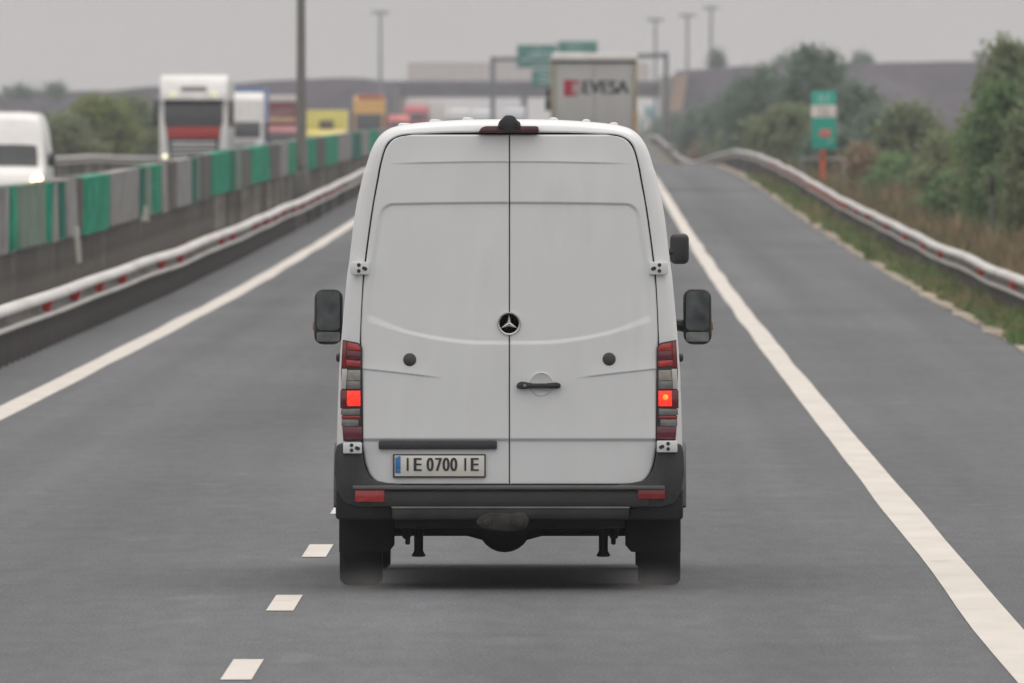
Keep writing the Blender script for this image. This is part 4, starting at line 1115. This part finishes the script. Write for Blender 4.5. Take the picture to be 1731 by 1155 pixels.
# ------------------------------------------------------------------ lorries
def lorry(label, X, Y, z0, H=3.8, cab=(.7, .7, .69), ch=None, box=None, boxh=4.0, boxl=9.0, rot=0.0, ws=(1.95, 2.75), band=None, visor=None, lit=False, grille=True, name='lorry', simple=False, W=2.5):
    """cab face at local y = 0 looking towards -y, load box behind"""
    t = thing(name, label, 'lorry', (X, Y, z0), rot, None)
    ch = ch or H
    Mc = mat('cab_%.2f_%.2f_%.2f' % cab, cab, .4, coat=.2, var=.05)
    hw = W / 2 - .03; k = min(1.0, ch / 3.8)
    b = MB()
    b.prism([(.06, .45), (.0, .9), (.0, ws[0] - .15), (.05, ws[0]), (.32, ws[1]), (.36, ws[1] + .12), (.55, ch - .35), (.95, ch - .04), (1.5, ch), (2.1, ch), (2.1, .6), (1.6, .55)], 'x', -hw, hw, .07)
    b.build('cab', Mc, t)
    b = MB(); z0_, z1_ = ws[0] + .02, ws[1] - .02
    b.prism([(.02, z0_), (.29, z1_), (.35, z1_), (.2, z0_)], 'x', -hw + .16, hw - .16, .01); b.build('windscreen', M_glass, t)
    if not simple:
        for sgn in (-1, 1):
            b = MB(); b.prism([(.35, ws[0] - .05), (.55, ws[1] - .1), (1.35, ws[1] - .1), (1.35, ws[0] - .05)], 'x', sgn * (hw + .004), sgn * (hw - .02)); b.build('side_window', M_glass, t)
    if visor is not None:
        b = MB(); b.prism([(.02, ws[1] - .04), (.16, ws[1] + .24), (.42, ws[1] + .26), (.36, ws[1] + .0)], 'x', -hw + .05, hw - .05, .02); b.build('sun_visor', mat('visor_%.2f' % visor[0], visor, .35), t)
    if band:
        b = MB(); b.prism([(-hw + .2, ws[0] + .05), (hw - .2, ws[0] + .05), (hw - .36, .75), (-hw + .36, .75)], 'y', -.012, .06, .01); b.build('front_panel', M_black, t)
        b = MB(); b.bx(-hw + .27, hw - .27, -.03, .05, ws[0] - .50, ws[0] - .10, .015); b.build('front_band', mat('band_%.2f_%.2f_%.2f' % band, band, .4), t)
    if grille:
        b = MB(); b.bx(-hw + .38, hw - .38, -.025, .05, .78, 1.44, .02); g = b.build('grille', M_black, t)
        b = MB()
        for zz in (.85, 1.02, 1.20, 1.34): b.bx(-hw + .42, hw - .42, -.05, -.02, zz - .036, zz + .044, .01)
        b.build('grille_slat', mat('silver', (.62, .62, .62), .45, .1), g)
    b = MB(); b.bx(-hw, hw, -.08, .5, .32, .72, .05); b.build('bumper', mat('bumper_grey', (.30, .30, .30), .5), t)
    for sgn in (-1, 1):
        b = MB(); b.bx(sgn * (hw - .36), sgn * (hw - .06), -.10, .05, .72, .95, .03); h = b.build('headlight', mat('headlight_lens', (.55, .56, .56), .1, coat=.5), t)
        if lit:
            b = MB(); b.lathe([(.0001, -.12), (.08, -.11), (.09, -.05)], (sgn * (hw - .2), 0, .84), 'y', 16); b.build('bulb', mat('dim_headlamp', (1, .95, .7), .3, emit=(1, .92, .6), estr=1.6), h)
        b = MB(); b.bx(sgn * (hw + .06), sgn * (hw + .22), .1, .3, ws[0] - .1, ws[1] - .05, .04); m = b.build('mirror', M_black, t)
        b = MB(); b.tube([(sgn * (hw - .02), .25, ws[1] - .15), (sgn * (hw + .12), .2, ws[1] - .1)], .03, 6); b.build('arm', M_black, m)
        for yy in ((1.2, boxl - .8) if box else (1.2,)): wheel(t, sgn * (W / 2 - .2), yy, .5, .32, sgn)
    b = MB(); b.bx(-.45, .45, .5, boxl + 1.5 if box else 3.0, .55, .9, .02); b.build('chassis', M_chassis, t)
    if box:
        b = MB(); b.bx(-W / 2, W / 2, 2.35, 2.35 + boxl, 1.0, boxh, .04); b.build('load_box', mat('box_%.2f_%.2f_%.2f' % box, box, .5, var=.06), t)
    return t
def at_x(px, Y): return (px - 993) / (F / Y)

t1 = lorry('white lorry with red band under a dark windscreen, nearest in the oncoming queue', at_x(327, 627), 627, oz(627), 3.78, (.72, .72, .71), band=(.42, .035, .03), visor=(.66, .66, .65), lit=True, box=(.5, .5, .5), boxh=3.6, ws=(2.0, 2.92))
b = MB(); b.bx(-.46, .46, .36, .50, 3.22, 3.36, .01); b.build('roof_badge', mat('badge_grey', (.22, .22, .23), .5), t1)
for sgn in (-1, 1):
    b = MB(); b.lathe([(.0001, -.05), (.10, -.03), (.12, .03)], (sgn * .72, .0, 3.06), 'y', 16); b.build('roof_lamp', mat('roof_lamp', (.78, .76, .50), .2, emit=(1, .95, .6), estr=.35), t1)
t2 = lorry('white lorry with blue load box behind the first oncoming lorry', at_x(402, 820), 820, oz(820), 3.72, (.70, .70, .69), box=(.10, .17, .36), boxh=3.95, ws=(1.55, 2.35), lit=True, W=2.5, grille=True)
b = MB(); b.bx(-.95, -.55, -.02, .34, 2.5, 2.68, .01); b.build('badge', mat('badge_red', (.45, .08, .05), .5), t2)
t3 = lorry('maroon box lorry with white roof edge and cream stripe', at_x(470, 985), 985, oz(985), 2.6, (.25, .03, .04), box=(.20, .035, .055), boxh=4.35, ws=(1.5, 2.2), W=2.45)
def zz3(py): return CAMZ + (212 - py) / (F / 985) - oz(985)
b = MB(); b.bx(-1.2, 1.2, 2.28, 2.34, zz3(172), zz3(161), .02); b.build('roof_edge', M_van2, t3)
b = MB(); b.bx(-1.15, .95, 2.28, 2.34, zz3(207), zz3(199), .02); b.build('cream_stripe', mat('cream', (.62, .45, .25), .5), t3)
b = MB()
for k in range(6):
    x = -.75 + k * .3; zc = zz3(194) + .03 * k; pts = [(x - .09 + .13 * math.cos(a) * .8, 2.30, zc + .13 * math.sin(a)) for a in fr(R(-150), R(120), 8)]
    b.tube(pts, .025, 5)
b.build('lettering', mat('pale_script', (.6, .62, .55), .5), t3)
t4 = lorry('bright yellow box lorry with a dark cooling unit on its front', at_x(551, 1093), 1093, oz(1093), 2.5, (.6, .5, .08), box=(.72, .66, .16), boxh=3.72, ws=(1.4, 2.1), W=2.5)
b = MB(); b.bx(-.45, .45, 2.1, 2.34, 2.55, 3.08, .05); b.build('cooling_unit', mat('unit_grey', (.10, .09, .08), .6), t4)
t5 = lorry('orange yellow lorry with a tall roof fairing above a dark windscreen', at_x(623.5, 1372), 1372, oz(1372), 4.35, (.62, .34, .07), box=(.5, .28, .08), boxh=4.1, ws=(1.6, 2.95), W=2.45, grille=False)
b = MB(); b.bx(-.9, 1.15, .55, 1.2, 4.18, 4.42, .05); b.build('roof_spoiler', mat('spoiler_orange', (.58, .14, .05), .5), t5)
t6 = lorry('red cab lorry pulling a white box, angled in the far traffic', at_x(700, 1735), 1735, oz(1735), 3.5, (.45, .06, .09), box=(.66, .63, .60), boxh=4.1, ws=(1.9, 2.75), W=2.4, rot=R(-9), simple=True)
t7 = lorry('small red truck partly hidden by the roof corner of the white van', at_x(674, 1475), 1475, oz(1475), 2.6, (.52, .05, .04), box=None, ws=(1.5, 2.1), W=1.9, name='small_truck', simple=True)
for (qx, Y, c, lab) in [(775, 1980, (.60, .60, .60), 'far white lorry at the left of the group under the overpass'), (812, 2010, (.58, .60, .62), 'far white lorry in the middle of the group under the overpass'),
                        (868, 1960, (.52, .55, .60), 'far bluish white lorry near the gantry post under the overpass')]:
    lorry(lab, at_x(qx, Y), Y, oz(Y), 3.7, c, box=c, boxh=3.95, ws=(1.7, 2.5), simple=True)

# lorry ahead, seen from behind
LY = 508.0; s = F / LY
lr = thing('box_lorry', 'tall grey backed box lorry ahead of the van with red and black lettering', 'lorry', (at_x(1004, LY), LY, rz(LY)))
lr_z = rz(LY)
def lp2(px, py): return (px - 1004) / s, CAMZ + (212 - py) / s - lr_z
M_lbox = mat('lorry_side', (.62, .61, .60), .5)
xl, zt = lp2(931, 90); xr, zl = lp2(1077, 100)
b = MB(); b.bx(xl, xr, .06, 9.0, 1.05, zl, .03); b.build('load_box', M_lbox, lr)
b = MB(); b.prism([(xl - .02, zl - .04), (xr + .02, zl - .04), (xr + .0, zt - .02), (xl + .05, zt + .02)], 'y', -.10, 9.0, .03); b.build('roof', mat('lorry_roof', (.78, .77, .74), .4), lr)
M_ldoor = mat('lorry_door', (.44, .44, .435), .5, var=.06, vscale=1.5)
M_lframe = mat('lorry_frame', (.33, .30, .20), .6, var=.2, vscale=4)
for sgn in (-1, 1):
    xe = xr if sgn > 0 else xl
    b = MB(); b.bx(.006 * sgn, xe - sgn * .13, .0, .055, 1.1, zl - .12, .01); d = b.build('rear_door', M_ldoor, lr)
    b = MB()
    for q in (.35, .8): b.tube([(sgn * q, -.02, 1.1), (sgn * q, -.02, 1.7)], .016, 6)
    b.build('lock_rod', M_rim, d)
    b = MB(); b.bx(xe - sgn * .125, xe, -.03, .055, 1.05, zl - .05, .01); f_ = b.build('door_frame', M_lframe, lr)
    b = MB(); b.bx(xe - sgn * .10, xe - sgn * .03, -.04, -.031, 1.3, 2.0 if sgn < 0 else 2.3, .002); b.build('marker_strip', mat('orange_strip', (.55, .28, .08), .5), f_)
    b = MB(); b.bx(sgn * .75, sgn * 1.15, .0, .12, .72, .88, .02); b.build('taillight', M_red, lr)
    wheel(lr, sgn * 1.0, 1.6, .5, .5, sgn); wheel(lr, sgn * 1.05, 7.0, .5, .3, sgn); wheel(lr, sgn * 1.05, 10.6, .5, .3, sgn)
b = MB(); b.bx(xl + .02, xr - .02, -.03, .05, zl - .115, zl - .045); b.build('top_rail', mat('rail_dark', (.07, .065, .06), .6), lr)
b = MB(); b.bx(-1.2, 1.2, .02, .2, .45, .62, .02); b.build('bumper', M_metal, lr)
b = MB(); b.bx(-.45, .45, .3, 11.0, .7, 1.0, .02); b.build('chassis', M_chassis, lr)
b = MB(); b.prism([(9.3, .6), (11.4, .6), (11.4, 1.5), (11.1, 2.5), (10.8, 2.9), (9.3, 2.9)], 'x', -1.2, 1.2, .06); b.build('cab', MATS['lorry_side'], lr)
mxl, mz0 = lp2(920, 188); _, mz1 = lp2(0, 148)
b = MB(); b.bx(mxl, mxl + .17, 10.9, 11.1, mz0 + .02, mz0 + .38, .04); b.bx(mxl + .02, mxl + .16, 10.9, 11.1, mz1 - .28, mz1, .04); b.tube([(mxl + .09, 11.0, mz0 + .3), (mxl + .09, 11.0, mz1 - .2)], .03, 6); b.build('mirror', M_black, lr)
# logo: red block letter and black lettering
b = MB(); r0, q0 = lp2(953, 163); r1, q1 = lp2(983, 135)
b.bx(r0, r0 + .26, -.006, -.001, q0, q1); b.bx(r0 + .26, r1 - .06, -.006, -.001, q1 - .11, q1 - .02); b.bx(r0 + .26, r0 + .42, -.006, -.001, q0 + .02, q0 + .09)
b.build('logo', mat('logo_red', (.40, .02, .045), .5), lr)
b = MB(); b.bx(r0 + .30, r1, -.006, -.001, q0 + .12, q1 - .14); b.build('logo', mat('logo_pink', (.42, .33, .32), .5), lr)
b = MB(); tx0, tz0 = lp2(986, 158); tx1, tz1 = lp2(1062, 137)
add_text(b, 'EVESA', .56, ((tx0 + tx1) / 2, -.003, (tz0 + tz1) / 2), width=tx1 - tx0, bold=.028)
b.build('lettering', mat('logo_black', (.03, .032, .04), .5), lr)

# ------------------------------------------------------------------ haze
hz = MB(); hz.bx(-460, 460, -60, 3260, -7.0, 30.0)
hm = bpy.data.materials.new('haze_air'); hm.use_nodes = True
ht = hm.node_tree; ht.nodes.clear()
ho = ht.nodes.new('ShaderNodeOutputMaterial'); hv = ht.nodes.new('ShaderNodeVolumePrincipled')
hv.inputs['Color'].default_value = (.87, .90, .97, 1); hv.inputs['Density'].default_value = 1.5e-4; hv.inputs['Anisotropy'].default_value = 0.0
ht.links.new(hv.outputs[0], ho.inputs['Volume'])
o = hz.build('haze', hm, flat=True)
tag(o, 'thin grey haze lying over the motorway', 'haze', kind='stuff')
sm = bpy.data.materials.new('road_spray'); sm.use_nodes = True; st_ = sm.node_tree; st_.nodes.clear()
so = st_.nodes.new('ShaderNodeOutputMaterial'); sv = st_.nodes.new('ShaderNodeVolumePrincipled')
stc = st_.nodes.new('ShaderNodeTexCoord'); sg_ = st_.nodes.new('ShaderNodeTexGradient'); sg_.gradient_type = 'QUADRATIC_SPHERE'
smu = st_.nodes.new('ShaderNodeMath'); smu.operation = 'MULTIPLY'; smu.inputs[1].default_value = .55
st_.links.new(stc.outputs['Object'], sg_.inputs[0]); st_.links.new(sg_.outputs['Fac'], smu.inputs[0]); st_.links.new(smu.outputs[0], sv.inputs['Density'])
sv.inputs['Color'].default_value = (.6, .6, .6, 1)
st_.links.new(sv.outputs[0], so.inputs['Volume'])
for sgn, side in ((-1, 'left'), (1, 'right')):
    bm = bmesh.new(); bmesh.ops.create_icosphere(bm, subdivisions=3, radius=1.0)
    b = MB(); b._bm(bm); o = b.build('road_spray', sm)
    o.location = (VX + sgn * .80, VY + .1, .03); o.scale = (.36, 1.2, .15)
    tag(o, 'faint grey spray swirling behind the %s rear tyre of the white van' % side, 'spray', kind='stuff')
